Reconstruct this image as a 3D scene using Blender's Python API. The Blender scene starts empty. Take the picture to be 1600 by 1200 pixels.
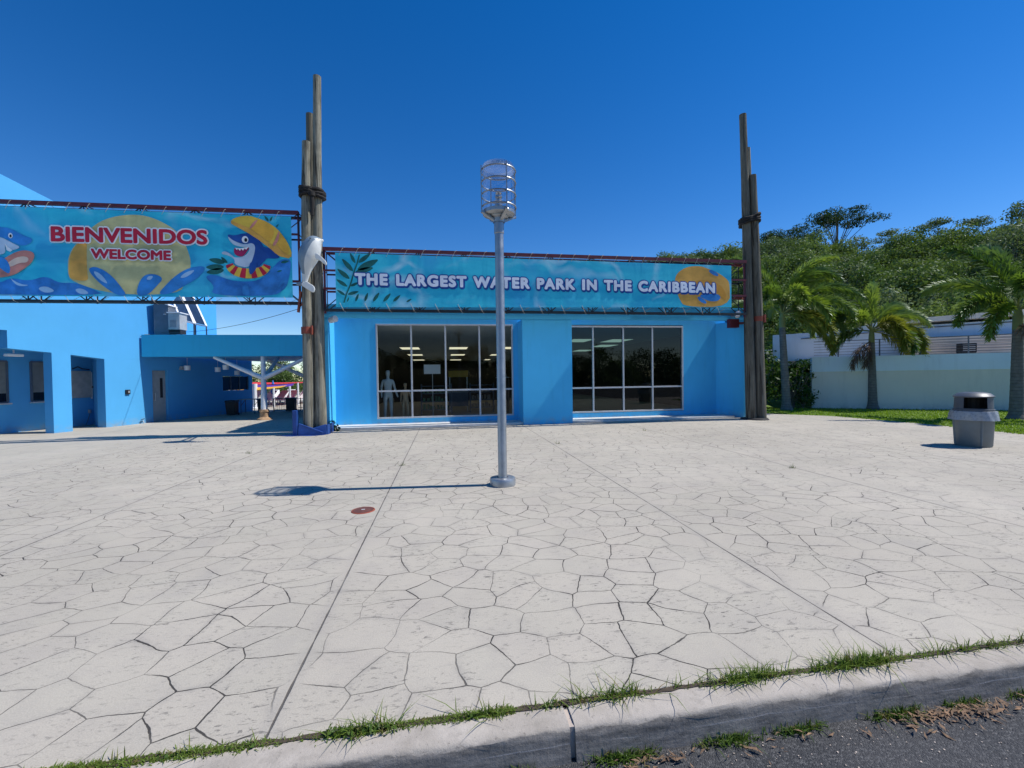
import bpy, bmesh, math, random
import numpy as np
from mathutils import Vector, Matrix, Euler

# ------------------------------------------------------------------ camera, sky, sun, exposure
scene = bpy.context.scene
COL = scene.collection
R = math.radians

cam_d = bpy.data.cameras.new('camera')
cam = bpy.data.objects.new('camera', cam_d); COL.objects.link(cam)
cam_d.sensor_width = 36.0; cam_d.lens = 36.0 * 673.74 / 1600.0
cam_d.clip_start = 0.05; cam_d.clip_end = 2000.0
YAW, PITCH, ROLL = 0.1537736, -0.0169665, 0.0144772
fw = Vector((math.sin(YAW), math.cos(YAW), 0)); rt = Vector((math.cos(YAW), -math.sin(YAW), 0)); up = Vector((0, 0, 1))
f2 = fw * math.cos(PITCH) + up * math.sin(PITCH); u2 = up * math.cos(PITCH) - fw * math.sin(PITCH)
r3 = rt * math.cos(ROLL) - u2 * math.sin(ROLL); u3 = u2 * math.cos(ROLL) + rt * math.sin(ROLL)
cam.matrix_world = Matrix(((r3.x, u3.x, -f2.x, 0), (r3.y, u3.y, -f2.y, 0), (r3.z, u3.z, -f2.z, 1.6), (0, 0, 0, 1)))
scene.camera = cam

SUN_EL, SUN_AZ = R(54.7), R(95.5)          # azimuth clockwise from +Y
sun_dir = Vector((math.sin(SUN_AZ) * math.cos(SUN_EL), math.cos(SUN_AZ) * math.cos(SUN_EL), math.sin(SUN_EL)))
world = bpy.data.worlds.new("World"); scene.world = world; world.use_nodes = True
wn = world.node_tree.nodes; wl = world.node_tree.links
sky = wn.new('ShaderNodeTexSky'); sky.sky_type = 'NISHITA'; sky.sun_disc = False
sky.sun_elevation = SUN_EL; sky.sun_rotation = SUN_AZ
sky.altitude = 1500; sky.air_density = 1.0; sky.dust_density = 0.0; sky.ozone_density = 1.5
hs = wn.new('ShaderNodeHueSaturation'); hs.inputs['Saturation'].default_value = 1.42; hs.inputs['Hue'].default_value = 0.509; hs.inputs['Value'].default_value = 1.0
wl.new(sky.outputs[0], hs.inputs['Color']); wl.new(hs.outputs[0], wn['Background'].inputs[0]); wn['Background'].inputs[1].default_value = 0.118
sun_d = bpy.data.lights.new('sun', 'SUN'); sun_d.energy = 4.2; sun_d.angle = R(0.53); sun_d.color = (1.0, 0.96, 0.90)
sun = bpy.data.objects.new('sun', sun_d); COL.objects.link(sun)
sun.rotation_euler = sun_dir.to_track_quat('Z', 'Y').to_euler(); sun.location = (20, -5, 30)
scene.view_settings.view_transform = 'Standard'; scene.view_settings.look = 'None'
scene.view_settings.exposure = 0.30; scene.view_settings.gamma = 1.0
scene.cycles.max_bounces = 8; scene.cycles.transparent_max_bounces = 12
rng = random.Random(7); nrng = np.random.default_rng(7)

# ------------------------------------------------------------------ object helpers
def wloc(o):
    v = Vector((0, 0, 0))
    while o is not None:
        v = v + o.location; o = o.parent
    return v

def tag(o, label=None, cat=None, group=None, kind=None):
    if label: o['label'] = label
    if cat: o['category'] = cat
    if group: o['group'] = group
    if kind: o['kind'] = kind
    return o

def thing(name, label, cat, loc=(0, 0, 0), group=None):
    o = bpy.data.objects.new(name, None); COL.objects.link(o); o.location = loc; o.empty_display_size = 0.2
    return tag(o, label, cat, group)

def link_mesh(name, me, parent=None, loc=(0, 0, 0)):
    o = bpy.data.objects.new(name, me); COL.objects.link(o)
    if parent is not None: o.parent = parent
    else: o.location = loc
    return o

def copy_tree(o, parent=None):
    c = o.copy(); COL.objects.link(c)
    if parent is not None: c.parent = parent
    for ch in list(o.children): copy_tree(ch, c)
    return c

def frame(t):
    t = t.normalized()
    a = Vector((0, 0, 1)) if abs(t.z) < 0.9 else Vector((1, 0, 0))
    x = t.cross(a).normalized(); y = x.cross(t).normalized()
    return x, y

class MB:
    def __init__(s): s.v = []; s.f = []; s.m = []
    def add(s, vs, fs, mi=0):
        n = len(s.v); s.v += [tuple(v) for v in vs]; s.f += [tuple(i + n for i in f) for f in fs]; s.m += [mi] * len(fs); return s
    def box(s, x0, x1, y0, y1, z0, z1, mi=0):
        vs = [(x, y, z) for z in (z0, z1) for y in (y0, y1) for x in (x0, x1)]
        return s.add(vs, [(0, 2, 3, 1), (4, 5, 7, 6), (0, 1, 5, 4), (2, 6, 7, 3), (0, 4, 6, 2), (1, 3, 7, 5)], mi)
    def prism(s, pts, d, mi=0):          # closed 3-D polygon swept by vector d
        n = len(pts); d = Vector(d); a = [Vector(p) for p in pts]; b = [p + d for p in a]
        return s.add(a + b, [tuple(range(n))[::-1], tuple(range(n, 2 * n))] + [(i, (i + 1) % n, n + (i + 1) % n, n + i) for i in range(n)], mi)
    def bar(s, p, q, w, h=None, mi=0):   # rectangular bar
        p, q = Vector(p), Vector(q); h = h or w; x, y = frame(q - p)
        return s.prism([p + x * (w / 2) + y * (h / 2), p - x * (w / 2) + y * (h / 2), p - x * (w / 2) - y * (h / 2), p + x * (w / 2) - y * (h / 2)], q - p, mi)
    def tube(s, path, r, n=10, cap=True, mi=0):
        path = [Vector(p) for p in path]; k = len(path)
        rr = r if isinstance(r, (list, tuple)) else [r] * k
        vs = []; fs = []; px = None
        for i, p in enumerate(path):
            t = (path[min(i + 1, k - 1)] - path[max(i - 1, 0)])
            if t.length < 1e-9: t = Vector((0, 0, 1))
            t.normalize()
            if px is None: px, py = frame(t)
            else:
                px = (px - t * px.dot(t)).normalized(); py = px.cross(t)
            for j in range(n):
                a = 2 * math.pi * j / n; vs.append(p + (px * math.cos(a) + py * math.sin(a)) * rr[i])
        for i in range(k - 1):
            for j in range(n):
                fs.append((i * n + j, i * n + (j + 1) % n, (i + 1) * n + (j + 1) % n, (i + 1) * n + j))
        if cap: fs.append(tuple(range(n))[::-1]); fs.append(tuple((k - 1) * n + j for j in range(n)))
        return s.add(vs, fs, mi)
    def lathe(s, c, prof, n=24, mi=0, a0=0, a1=2 * math.pi, wob=None):
        full = abs(a1 - a0 - 2 * math.pi) < 1e-6; m = n if full else n + 1; vs = []; fs = []
        for i, (r, z) in enumerate(prof):
            for j in range(m):
                a = a0 + (a1 - a0) * j / n; k = 1 + (wob(i, a) if wob else 0)
                vs.append((c[0] + r * k * math.cos(a), c[1] + r * k * math.sin(a), c[2] + z))
        for i in range(len(prof) - 1):
            for j in range(n):
                b = (j + 1) % m; fs.append((i * m + j, i * m + b, (i + 1) * m + b, (i + 1) * m + j))
        return s.add(vs, fs, mi)
    def build(s, name, mat, parent=None, smooth=False, loc=None, bevel=0, off=None):
        o_ = wloc(parent) if parent is not None else Vector(loc or (0, 0, 0))
        me = bpy.data.meshes.new(name)
        me.from_pydata([(v[0] - o_.x, v[1] - o_.y, v[2] - o_.z) for v in s.v], [], s.f)
        mats = mat if isinstance(mat, (list, tuple)) else [mat]
        for m in mats: me.materials.append(m)
        if len(mats) > 1: me.polygons.foreach_set('material_index', s.m)
        bm = bmesh.new(); bm.from_mesh(me); bmesh.ops.recalc_face_normals(bm, faces=bm.faces)
        bm.to_mesh(me); bm.free()
        o = link_mesh(name, me, parent, o_ if parent is None else (0, 0, 0))
        if smooth:
            me.polygons.foreach_set('use_smooth', [True] * len(me.polygons))
            me.set_sharp_from_angle(angle=R(38))
        if bevel:
            b = o.modifiers.new('bevel', 'BEVEL'); b.width = bevel; b.segments = 2; b.limit_method = 'ANGLE'; b.angle_limit = R(40)
        return o

def quads_mesh(name, V, mat):            # V: (n,4,3) array, numpy leaf quads
    n = len(V); me = bpy.data.meshes.new(name); me.vertices.add(n * 4); me.loops.add(n * 4); me.polygons.add(n)
    me.vertices.foreach_set('co', np.ascontiguousarray(V, dtype=np.float32).ravel())
    me.loops.foreach_set('vertex_index', np.arange(n * 4, dtype=np.int32))
    me.polygons.foreach_set('loop_start', np.arange(0, n * 4, 4, dtype=np.int32))
    me.update(calc_edges=True); me.materials.append(mat); return me

def smooth_poly(p, it=2):
    for _ in range(it):
        q = []
        for i in range(len(p)):
            a, b = p[i], p[(i + 1) % len(p)]
            q.append((a[0] * .75 + b[0] * .25, a[1] * .75 + b[1] * .25)); q.append((a[0] * .25 + b[0] * .75, a[1] * .25 + b[1] * .75))
        p = q
    return p

def skin_mesh(name, verts, edges, radii, mat, parent=None, root=0, sub=2):
    me = bpy.data.meshes.new('sk'); me.from_pydata(verts, edges, []); o = bpy.data.objects.new('sk', me); COL.objects.link(o)
    sk = o.modifiers.new('s', 'SKIN'); sv = me.skin_vertices[0].data
    for i, r in enumerate(radii):
        sv[i].radius = (r, r) if not isinstance(r, tuple) else r
        sv[i].use_root = (i == root)
    ss = o.modifiers.new('ss', 'SUBSURF'); ss.levels = sub; ss.render_levels = sub
    dg = bpy.context.evaluated_depsgraph_get(); m2 = bpy.data.meshes.new_from_object(o.evaluated_get(dg))
    bpy.data.objects.remove(o); bpy.data.meshes.remove(me); m2.name = name
    m2.materials.clear(); m2.materials.append(mat)
    m2.polygons.foreach_set('use_smooth', [True] * len(m2.polygons))
    return link_mesh(name, m2, parent)

# ------------------------------------------------------------------ material helpers
class NT:
    def __init__(s, name):
        s.mat = bpy.data.materials.new(name); s.mat.use_nodes = True; s.t = s.mat.node_tree; s.b = s.t.nodes['Principled BSDF']; s.out = s.t.nodes['Material Output']
    def n(s, typ, **kw):
        x = s.t.nodes.new('ShaderNode' + typ)
        for k, v in kw.items():
            if hasattr(x, k): setattr(x, k, v)
        return x
    def l(s, a, b): s.t.links.new(a, b)
    def val(s, sock, v):
        if isinstance(v, (int, float)): sock.default_value = v
        elif isinstance(v, (tuple, list)): sock.default_value = tuple(v) + ((1,) if len(v) == 3 and sock.type == 'RGBA' else ())
        else: s.l(v, sock)
    def math(s, op, a, b=0.0, clamp=False):
        x = s.n('Math', operation=op); x.use_clamp = clamp; s.val(x.inputs[0], a); s.val(x.inputs[1], b); return x.outputs[0]
    def mix(s, f, a, b, mode='MIX'):
        x = s.n('Mix'); x.data_type = 'RGBA'; x.blend_type = mode; s.val(x.inputs[0], f); s.val(x.inputs[6], a); s.val(x.inputs[7], b); return x.outputs[2]
    def noise(s, vec, scale, detail=4, rough=.55, dist=0):
        x = s.n('TexNoise'); s.l(vec, x.inputs['Vector']); x.inputs['Scale'].default_value = scale; x.inputs['Detail'].default_value = detail
        x.inputs['Roughness'].default_value = rough; x.inputs['Distortion'].default_value = dist; return x.outputs['Fac']
    def map(s, vec, scale=(1, 1, 1), loc=(0, 0, 0), rot=(0, 0, 0)):
        x = s.n('Mapping'); s.l(vec, x.inputs[0]); x.inputs['Scale'].default_value = scale; x.inputs['Location'].default_value = loc; x.inputs['Rotation'].default_value = rot; return x.outputs[0]
    def rng(s, v, a, b, c=0.0, d=1.0, smooth=False):
        x = s.n('MapRange'); x.clamp = True
        if smooth: x.interpolation_type = 'SMOOTHSTEP'
        s.val(x.inputs[0], v); x.inputs[1].default_value = a; x.inputs[2].default_value = b; x.inputs[3].default_value = c; x.inputs[4].default_value = d; return x.outputs[0]
    def pos(s): return s.n('NewGeometry').outputs['Position']
    def bump(s, h, strength=.3, dist=.01):
        x = s.n('Bump'); x.inputs['Strength'].default_value = strength; x.inputs['Distance'].default_value = dist; s.l(h, x.inputs['Height']); s.l(x.outputs[0], s.b.inputs['Normal'])
    def set(s, **kw):
        for k, v in kw.items(): s.val(s.b.inputs[k.replace('_', ' ')], v)
        return s.mat

def M_plain(name, c, rough=.6, metal=0.0, var=.12, scale=6, bump=0.0, spec=.5, bscale=60):
    t = NT(name); p = t.n('TexCoord').outputs['Object']
    n = t.noise(p, scale, 5)
    f = t.rng(n, .3, .7, 1 - var, 1 + var)
    cc = t.n('Mix'); cc.data_type = 'RGBA'; cc.blend_type = 'MULTIPLY'; cc.inputs[0].default_value = 1
    cc.inputs[6].default_value = tuple(c) + (1,); g = t.n('CombineColor'); [t.l(f, g.inputs[i]) for i in range(3)]; t.l(g.outputs[0], cc.inputs[7])
    t.l(cc.outputs[2], t.b.inputs['Base Color'])
    t.l(t.rng(n, .3, .7, max(.02, rough - .08), min(1, rough + .08)), t.b.inputs['Roughness'])
    t.b.inputs['Metallic'].default_value = metal; t.b.inputs['Specular IOR Level'].default_value = spec
    if bump: t.bump(t.noise(p, bscale, 4), bump, .006)
    return t.mat

def M_stucco(name, c, dirt=(.3, .33, .33), dirt_amt=.40):
    t = NT(name); p = t.pos()
    big = t.noise(p, .55, 4, .6); mid = t.noise(t.map(p, (5, 5, .7)), 1.0, 5, .65)
    col = t.mix(t.rng(big, .3, .75), tuple(x * .93 for x in c), tuple(min(1, x * 1.05) for x in c))
    streak = t.math('MULTIPLY', t.rng(mid, .52, .8), dirt_amt)
    col = t.mix(streak, col, tuple(x * .72 for x in c))
    z = t.n('SeparateXYZ'); t.l(p, z.inputs[0])
    low = t.math('MULTIPLY', t.rng(z.outputs[2], .03, .28, 1, 0), t.rng(t.noise(p, 5, 4), .35, .7))
    col = t.mix(t.math('MULTIPLY', low, .65), col, dirt)
    t.l(col, t.b.inputs['Base Color']); t.b.inputs['Roughness'].default_value = .75; t.b.inputs['Specular IOR Level'].default_value = .25
    t.bump(t.math('ADD', t.noise(p, 45, 5, .7), t.math('MULTIPLY', t.noise(p, 3, 3), 1.5)), .25, .008)
    return t.mat

def M_leaf(name, c1, c2, dry=None, scale=.35, transl=.35, gloss=.02):
    t = NT(name); p = t.pos(); oi = t.n('ObjectInfo')
    n = t.noise(p, scale, 3); n2 = t.noise(p, scale * 9, 2)
    f = t.math('ADD', t.math('MULTIPLY', n, .55), t.math('ADD', t.math('MULTIPLY', n2, .35), t.math('MULTIPLY', oi.outputs['Random'], .6)))
    col = t.mix(t.rng(f, .35, 1.15), c1, c2)
    if dry: col = t.mix(t.rng(t.noise(p, scale * 3, 3), .55, .72), col, dry)
    d = t.n('BsdfDiffuse'); t.l(col, d.inputs[0]); tr = t.n('BsdfTranslucent')
    t.l(t.mix(1.0, col, (1.0, 1.0, .55), 'MULTIPLY'), tr.inputs[0]); g = t.n('BsdfGlossy'); g.inputs['Roughness'].default_value = .5; g.inputs[0].default_value = (.9, .95, 1, 1)
    m = t.n('MixShader'); m.inputs[0].default_value = transl; t.l(d.outputs[0], m.inputs[1]); t.l(tr.outputs[0], m.inputs[2])
    m2 = t.n('MixShader'); m2.inputs[0].default_value = gloss; t.l(m.outputs[0], m2.inputs[1]); t.l(g.outputs[0], m2.inputs[2])
    t.l(m2.outputs[0], t.out.inputs[0]); return t.mat

def M_glass(name, tint, trans=.8, rough=0.0, milky=0.0, f0=1.5):
    t = NT(name); tr = t.n('BsdfTransparent'); tr.inputs[0].default_value = tuple(x * trans for x in tint) + (1,)
    g = t.n('BsdfGlossy'); g.inputs['Roughness'].default_value = rough; lw = t.n('LayerWeight'); lw.inputs[0].default_value = .5; fr = t.n('MapRange'); t.l(t.math('POWER', lw.outputs['Facing'], 4.0), fr.inputs[0]); fr.inputs[3].default_value = ((f0 - 1) / (f0 + 1)) ** 2; fr.inputs[4].default_value = .9
    base = tr.outputs[0]
    if milky:
        d = t.n('BsdfTranslucent'); d.inputs[0].default_value = (.8, .85, .9, 1); mm = t.n('MixShader'); mm.inputs[0].default_value = milky
        t.l(base, mm.inputs[1]); t.l(d.outputs[0], mm.inputs[2]); base = mm.outputs[0]
    m = t.n('MixShader'); t.l(fr.outputs[0], m.inputs[0]); t.l(base, m.inputs[1]); t.l(g.outputs[0], m.inputs[2]); t.l(m.outputs[0], t.out.inputs[0]); return t.mat

# ------------------------------------------------------------------ materials
def M_plaza():
    t = NT('stamped_concrete'); p = t.pos(); sx = t.n('SeparateXYZ'); t.l(p, sx.inputs[0]); X, Y = sx.outputs[0], sx.outputs[1]
    # gently wandering stone outlines
    wn_ = t.n('TexNoise'); t.l(p, wn_.inputs['Vector']); wn_.inputs['Scale'].default_value = 1.6; wn_.inputs['Detail'].default_value = 1
    wv = t.n('VectorMath', operation='MULTIPLY_ADD'); t.l(wn_.outputs['Color'], wv.inputs[0]); wv.inputs[1].default_value = (.22, .22, 0); t.l(p, wv.inputs[2])
    fine = t.n('TexNoise'); t.l(p, fine.inputs['Vector']); fine.inputs['Scale'].default_value = 14; fine.inputs['Detail'].default_value = 2
    wv2 = t.n('VectorMath', operation='MULTIPLY_ADD'); t.l(fine.outputs['Color'], wv2.inputs[0]); wv2.inputs[1].default_value = (.016, .016, 0); t.l(wv.outputs[0], wv2.inputs[2])
    vm = t.map(wv2.outputs[0], (3.2, 3.8, 0), (.31, .12, 0), (0, 0, .22))
    vo = t.n('TexVoronoi'); vo.voronoi_dimensions = '2D'; vo.feature = 'DISTANCE_TO_EDGE'; t.l(vm, vo.inputs['Vector']); vo.inputs['Scale'].default_value = 1; vo.inputs['Randomness'].default_value = .84
    vc = t.n('TexVoronoi'); vc.voronoi_dimensions = '2D'; vc.feature = 'F1'; t.l(vm, vc.inputs['Vector']); vc.inputs['Scale'].default_value = 1; vc.inputs['Randomness'].default_value = .84
    dist = vo.outputs['Distance']
    fade = t.noise(p, 1.1, 3, .6); fade2 = t.noise(p, .22, 2)
    # joints every 3.3 m running away from the kerb
    u = t.math('DIVIDE', t.math('ADD', X, .82 + 3.3 * 100 + 1.65), 3.3); u = t.math('MULTIPLY', t.math('ABSOLUTE', t.math('SUBTRACT', t.math('FRACT', u), .5)), 3.3)
    u = t.math('ADD', u, t.math('MULTIPLY', t.math('SUBTRACT', t.noise(p, 7, 3), .5), .012))
    joint = t.rng(u, .0035, .008, 1, 0); near_joint = t.rng(u, .03, .09, 0, 1)
    vis = t.rng(t.math('SUBTRACT', t.math('ADD', fade, t.math('MULTIPLY', fade2, .6)), t.rng(X, 1.0, 8.0, 0, .12)), .59, .84)
    width = t.math('MULTIPLY', t.rng(fade, .3, .72, .008, .024), t.rng(t.noise(p, 9, 3), .3, .7, .45, 1.25))
    line = t.math('SUBTRACT', 1.0, t.math('DIVIDE', dist, width), clamp=True)
    line = t.rng(line, .0, .40)
    left = t.rng(X, -8.6, -7.3, .25, 1)
    line = t.math('MULTIPLY', t.math('MULTIPLY', line, t.rng(vis, 0, 1, .13, 1)), t.math('MULTIPLY', near_joint, left))
    jv = t.math('MULTIPLY', joint, t.rng(t.noise(p, 1.3, 4), .35, .55, .55, 1))
    # colour of the concrete: blotches, per-stone shift, soot in the texture
    big = t.noise(p, .35, 4, .6); mid = t.noise(p, 2.2, 5, .65)
    col = t.mix(t.rng(big, .3, .7), (.375, .346, .286), (.475, .438, .364))
    col = t.mix(t.math('MULTIPLY', t.rng(mid, .45, .75), .55), col, (.325, .298, .268))
    sep = t.n('SeparateColor'); t.l(vc.outputs['Color'], sep.inputs[0])
    col = t.mix(t.math('MULTIPLY', sep.outputs[0], .22), col, (.50, .44, .37))
    slate = t.noise(t.map(p, (6, 17, 1), rot=(0, 0, .12)), 2.6, 7, .74, .9)
    patch = t.rng(t.noise(p, 1.7, 3), .36, .62)
    sl = t.math('MULTIPLY', t.rng(slate, .555, .62), t.math('MULTIPLY', patch, left))
    col = t.mix(t.math('MULTIPLY', sl, .80), col, (.10, .094, .088))
    soot = t.math('MULTIPLY', t.rng(dist, .0, .13, 1, 0), t.math('MULTIPLY', t.rng(t.noise(p, 3.3, 5, .7), .46, .66), left)); col = t.mix(t.math('MULTIPLY', soot, .42), col, (.19, .18, .17))
    grain = t.rng(t.noise(p, 150, 2, .6), .35, .65, .90, 1.08); gc = t.n('CombineColor'); [t.l(grain, gc.inputs[i]) for i in range(3)]; col = t.mix(1.0, col, gc.outputs[0], 'MULTIPLY')
    speck = t.math('MULTIPLY', t.rng(t.noise(p, 60, 3, .7), .62, .75), .28); col = t.mix(speck, col, (.26, .245, .23))
    col = t.mix(t.math('MULTIPLY', t.rng(t.noise(p, .8, 5, .7, .8), .6, .78), .16), col, (.45, .36, .31))
    col = t.mix(t.math('MULTIPLY', line, .97), col, (.045, .041, .037))
    col = t.mix(t.math('MULTIPLY', t.rng(u, .0, .07, 1, 0), .22), col, (.26, .245, .23))
    col = t.mix(t.math('MULTIPLY', jv, .9), col, (.07, .062, .055))
    t.l(col, t.b.inputs['Base Color']); t.b.inputs['Roughness'].default_value = .86; t.b.inputs['Specular IOR Level'].default_value = .25
    h = t.math('SUBTRACT', t.math('MULTIPLY', slate, .6), t.math('ADD', t.math('MULTIPLY', line, 1.6), t.math('MULTIPLY', joint, 2.0)))
    h = t.math('ADD', h, t.math('MULTIPLY', t.noise(p, 90, 3), .22))
    t.bump(h, .55, .006); return t.mat

def M_asphalt():
    t = NT('asphalt'); p = t.pos()
    v = t.n('TexVoronoi'); t.l(p, v.inputs['Vector']); v.inputs['Scale'].default_value = 130
    s = t.n('SeparateColor'); t.l(v.outputs['Color'], s.inputs[0])
    col = t.mix(t.rng(t.noise(p, 1.5, 4), .3, .7), (.030, .032, .036), (.055, .055, .058))
    col = t.mix(t.math('MULTIPLY', t.rng(s.outputs[0], .6, 1), .7), col, (.15, .148, .146))
    t.l(col, t.b.inputs['Base Color']); t.b.inputs['Roughness'].default_value = .85
    t.bump(t.math('SUBTRACT', 1.0, v.outputs['Distance']), .9, .008); return t.mat

def M_kerb():
    t = NT('kerb_concrete'); p = t.pos(); sx = t.n('SeparateXYZ'); t.l(p, sx.inputs[0])
    nrm = t.n('NewGeometry').outputs['Normal']; sn = t.n('SeparateXYZ'); t.l(nrm, sn.inputs[0])
    base = t.mix(t.rng(t.noise(p, 4, 5, .65), .3, .7), (.33, .295, .25), (.47, .425, .37))
    pits = t.math('MULTIPLY', t.rng(t.noise(p, 42, 4, .75), .60, .70), .7); base = t.mix(pits, base, (.17, .15, .13)); base = t.mix(t.rng(t.noise(p, 9, 5, .7), .55, .72, 0, .5), base, (.22, .20, .17))
    stain = t.mix(t.rng(t.noise(t.map(p, (3, 3, 14)), 2, 6, .7), .3, .7), (.10, .095, .088), (.34, .31, .275))
    streak = t.rng(t.noise(t.map(p, (70, 8, 5)), 1, 4, .7), .42, .72); stain = t.mix(t.math('MULTIPLY', streak, .16), stain, (.34, .31, .28))
    edge = t.math('ADD', sx.outputs[2], t.math('MULTIPLY', t.math('SUBTRACT', t.noise(p, 5, 6, .75), .5), .085))
    band = t.math('MULTIPLY', t.rng(edge, -.022, -.012, 1, 0), 1.0)
    crk = t.math('ABSOLUTE', t.math('SUBTRACT', t.math('ADD', sx.outputs[2], t.math('MULTIPLY', t.noise(p, 1.3, 5), .06)), -.045))
    col = t.mix(band, base, stain)
    col = t.mix(t.math('MULTIPLY', t.rng(crk, .001, .004, 1, 0), t.rng(t.noise(p, 3, 2), .4, .6, 0, .8)), col, (.40, .37, .35))
    t.l(col, t.b.inputs['Base Color']); t.b.inputs['Roughness'].default_value = .9; t.b.inputs['Specular IOR Level'].default_value = .2
    t.bump(t.math('ADD', t.noise(p, 38, 6, .75), t.math('MULTIPLY', band, t.math('MULTIPLY', t.noise(t.map(p, (60, 10, 3)), 1, 3), .4))), .5, .008); return t.mat

def M_wood(name, c1, c2):
    t = NT(name); p = t.n('TexCoord').outputs['Object']
    g = t.noise(t.map(p, (26, 26, .9)), 1.0, 7, .75, .6); c = t.noise(t.map(p, (13, 13, .5)), 1.0, 4, .65, .5); big = t.noise(t.map(p, (3, 3, 1.1)), 1.0, 4, .65)
    col = t.mix(t.rng(g, .32, .68), c1, c2)
    col = t.mix(t.math('MULTIPLY', t.rng(big, .46, .66), .65), col, (.085, .08, .06))
    col = t.mix(t.math('MULTIPLY', t.rng(c, .55, .62), .85), col, (.035, .028, .022))
    t.l(col, t.b.inputs['Base Color']); t.b.inputs['Roughness'].default_value = .9; t.b.inputs['Specular IOR Level'].default_value = .15
    t.bump(t.math('SUBTRACT', g, t.math('MULTIPLY', t.rng(c, .55, .68), 1.2)), .8, .02); return t.mat

def M_banner():
    t = NT('banner_vinyl'); p = t.pos()
    n = t.noise(t.map(p, (.35, 1, .8)), 1.4, 5, .6, 1.2)
    col = t.mix(t.rng(n, .3, .7), (.010, .40, .62), (.05, .60, .76))
    w = t.n('TexVoronoi'); w.feature = 'DISTANCE_TO_EDGE'; wn2 = t.n('TexNoise'); t.l(p, wn2.inputs['Vector']); wn2.inputs['Scale'].default_value = .9
    va = t.n('VectorMath', operation='MULTIPLY_ADD'); t.l(wn2.outputs['Color'], va.inputs[0]); va.inputs[1].default_value = (1.2, 0, 1.2); t.l(p, va.inputs[2])
    t.l(t.map(va.outputs[0], (.45, 0, .8)), w.inputs['Vector']); w.inputs['Scale'].default_value = 1.0
    caus = t.math('MULTIPLY', t.rng(w.outputs['Distance'], 0, .07, 1, 0), t.rng(t.noise(p, .7, 3), .42, .68))
    col = t.mix(t.math('MULTIPLY', caus, .6), col, (.62, .80, .90))
    z = t.n('SeparateXYZ'); t.l(p, z.inputs[0])
    col = t.mix(t.math('MULTIPLY', t.rng(t.noise(p, .5, 2), .5, .7), .45), col, (.06, .34, .72))
    t.l(col, t.b.inputs['Base Color']); t.b.inputs['Roughness'].default_value = .55; t.b.inputs['Specular IOR Level'].default_value = .3
    vy_bump(t, p); return t.mat

def vy_bump(t, p):
    folds = t.noise(t.map(p, (1.6, 1, .3)), 1.0, 2, .5, .5); cre = t.noise(t.map(p, (.3, 1, 1.5)), 1.2, 2)
    t.bump(t.math('ADD', folds, cre), .30, .06)

def M_print(name, c, var=.14):
    t = NT(name); p = t.pos(); n = t.noise(p, 2.2, 4, .6)
    col = t.mix(t.rng(n, .3, .7), tuple(x * (1 - var) for x in c), tuple(min(1, x * (1 + var)) for x in c))
    t.l(col, t.b.inputs['Base Color']); t.b.inputs['Roughness'].default_value = .55; t.b.inputs['Specular IOR Level'].default_value = .3
    vy_bump(t, p); return t.mat

def M_emit(name, c, s):
    t = NT(name); e = t.n('Emission'); e.inputs[0].default_value = tuple(c) + (1,); e.inputs[1].default_value = s; t.l(e.outputs[0], t.out.inputs[0]); return t.mat

def M_palmbark():
    t = NT('palm_bark'); p = t.n('TexCoord').outputs['Object']; s = t.n('SeparateXYZ'); t.l(p, s.inputs[0])
    zz = t.math('ADD', t.math('MULTIPLY', s.outputs[2], 9.0), t.math('MULTIPLY', t.noise(p, 4, 3), .5)); ring = t.math('ABSOLUTE', t.math('SUBTRACT', t.math('FRACT', zz), .5))
    col = t.mix(t.rng(t.noise(p, 6, 5, .7), .3, .7), (.11, .105, .10), (.20, .19, .175)); col = t.mix(t.rng(ring, .0, .10, .75, 0), col, (.055, .05, .046))
    t.l(col, t.b.inputs['Base Color']); t.b.inputs['Roughness'].default_value = .9; t.bump(t.math('ADD', t.rng(ring, 0, .15), t.noise(p, 20, 4)), .5, .02); return t.mat
m_plaza = M_plaza(); m_asphalt = M_asphalt(); m_kerb = M_kerb()
m_blue = M_stucco('blue_stucco', (.075, .51, .87)); m_bluew = M_stucco('sky_blue_stucco', (.085, .40, .76), dirt_amt=.12)
m_teal = M_stucco('teal_stucco', (.03, .40, .66)); m_ltblue = M_stucco('pale_blue_wall', (.70, .81, .93))
m_greywall = M_stucco('grey_white_wall', (.72, .69, .63)); m_white = M_plain('white_paint', (.78, .79, .80), .5, var=.05)
m_offwhite = M_plain('off_white', (.62, .61, .58), .6); m_slab = M_plain('weathered_slab', (.46, .39, .33), .85, var=.3, scale=2)
m_alu = M_plain('aluminium_frame', (.55, .56, .57), .42, .35, var=.06); m_galv = M_plain('galvanised_steel', (.36, .38, .40), .42, .75, var=.14, scale=9)
m_red = M_plain('red_oxide_steel', (.105, .012, .022), .6, var=.3, scale=5); m_rust = M_plain('rusty_red_steel', (.26, .06, .035), .75, var=.3, scale=6)
m_black = M_plain('black_steel', (.012, .012, .014), .5); m_dark = M_plain('dark_rubber', (.02, .02, .022), .8)
m_rope = M_plain('tarred_rope', (.016, .014, .013), .9, var=.4, scale=30, bump=.6); m_cord = M_plain('white_cord', (.50, .44, .36), .8)
m_woodA = M_wood('weathered_log', (.15, .14, .108), (.38, .36, .285)); m_woodB = M_wood('dark_log', (.085, .08, .065), (.215, .205, .165))
m_glass = M_glass('shop_glass', (.80, .86, .84), .92, f0=1.36); m_glass2 = M_glass('tinted_shop_glass', (.20, .38, .46), .72, f0=1.5)
m_lampglass = M_glass('clear_lamp_glass', (.93, .96, 1), .95, milky=.07)
m_binplastic = M_plain('grey_bin_plastic', (.15, .175, .18), .5, var=.1); m_binlid = M_plain('dark_bin_lid', (.07, .085, .105), .45, var=.1)
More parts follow.
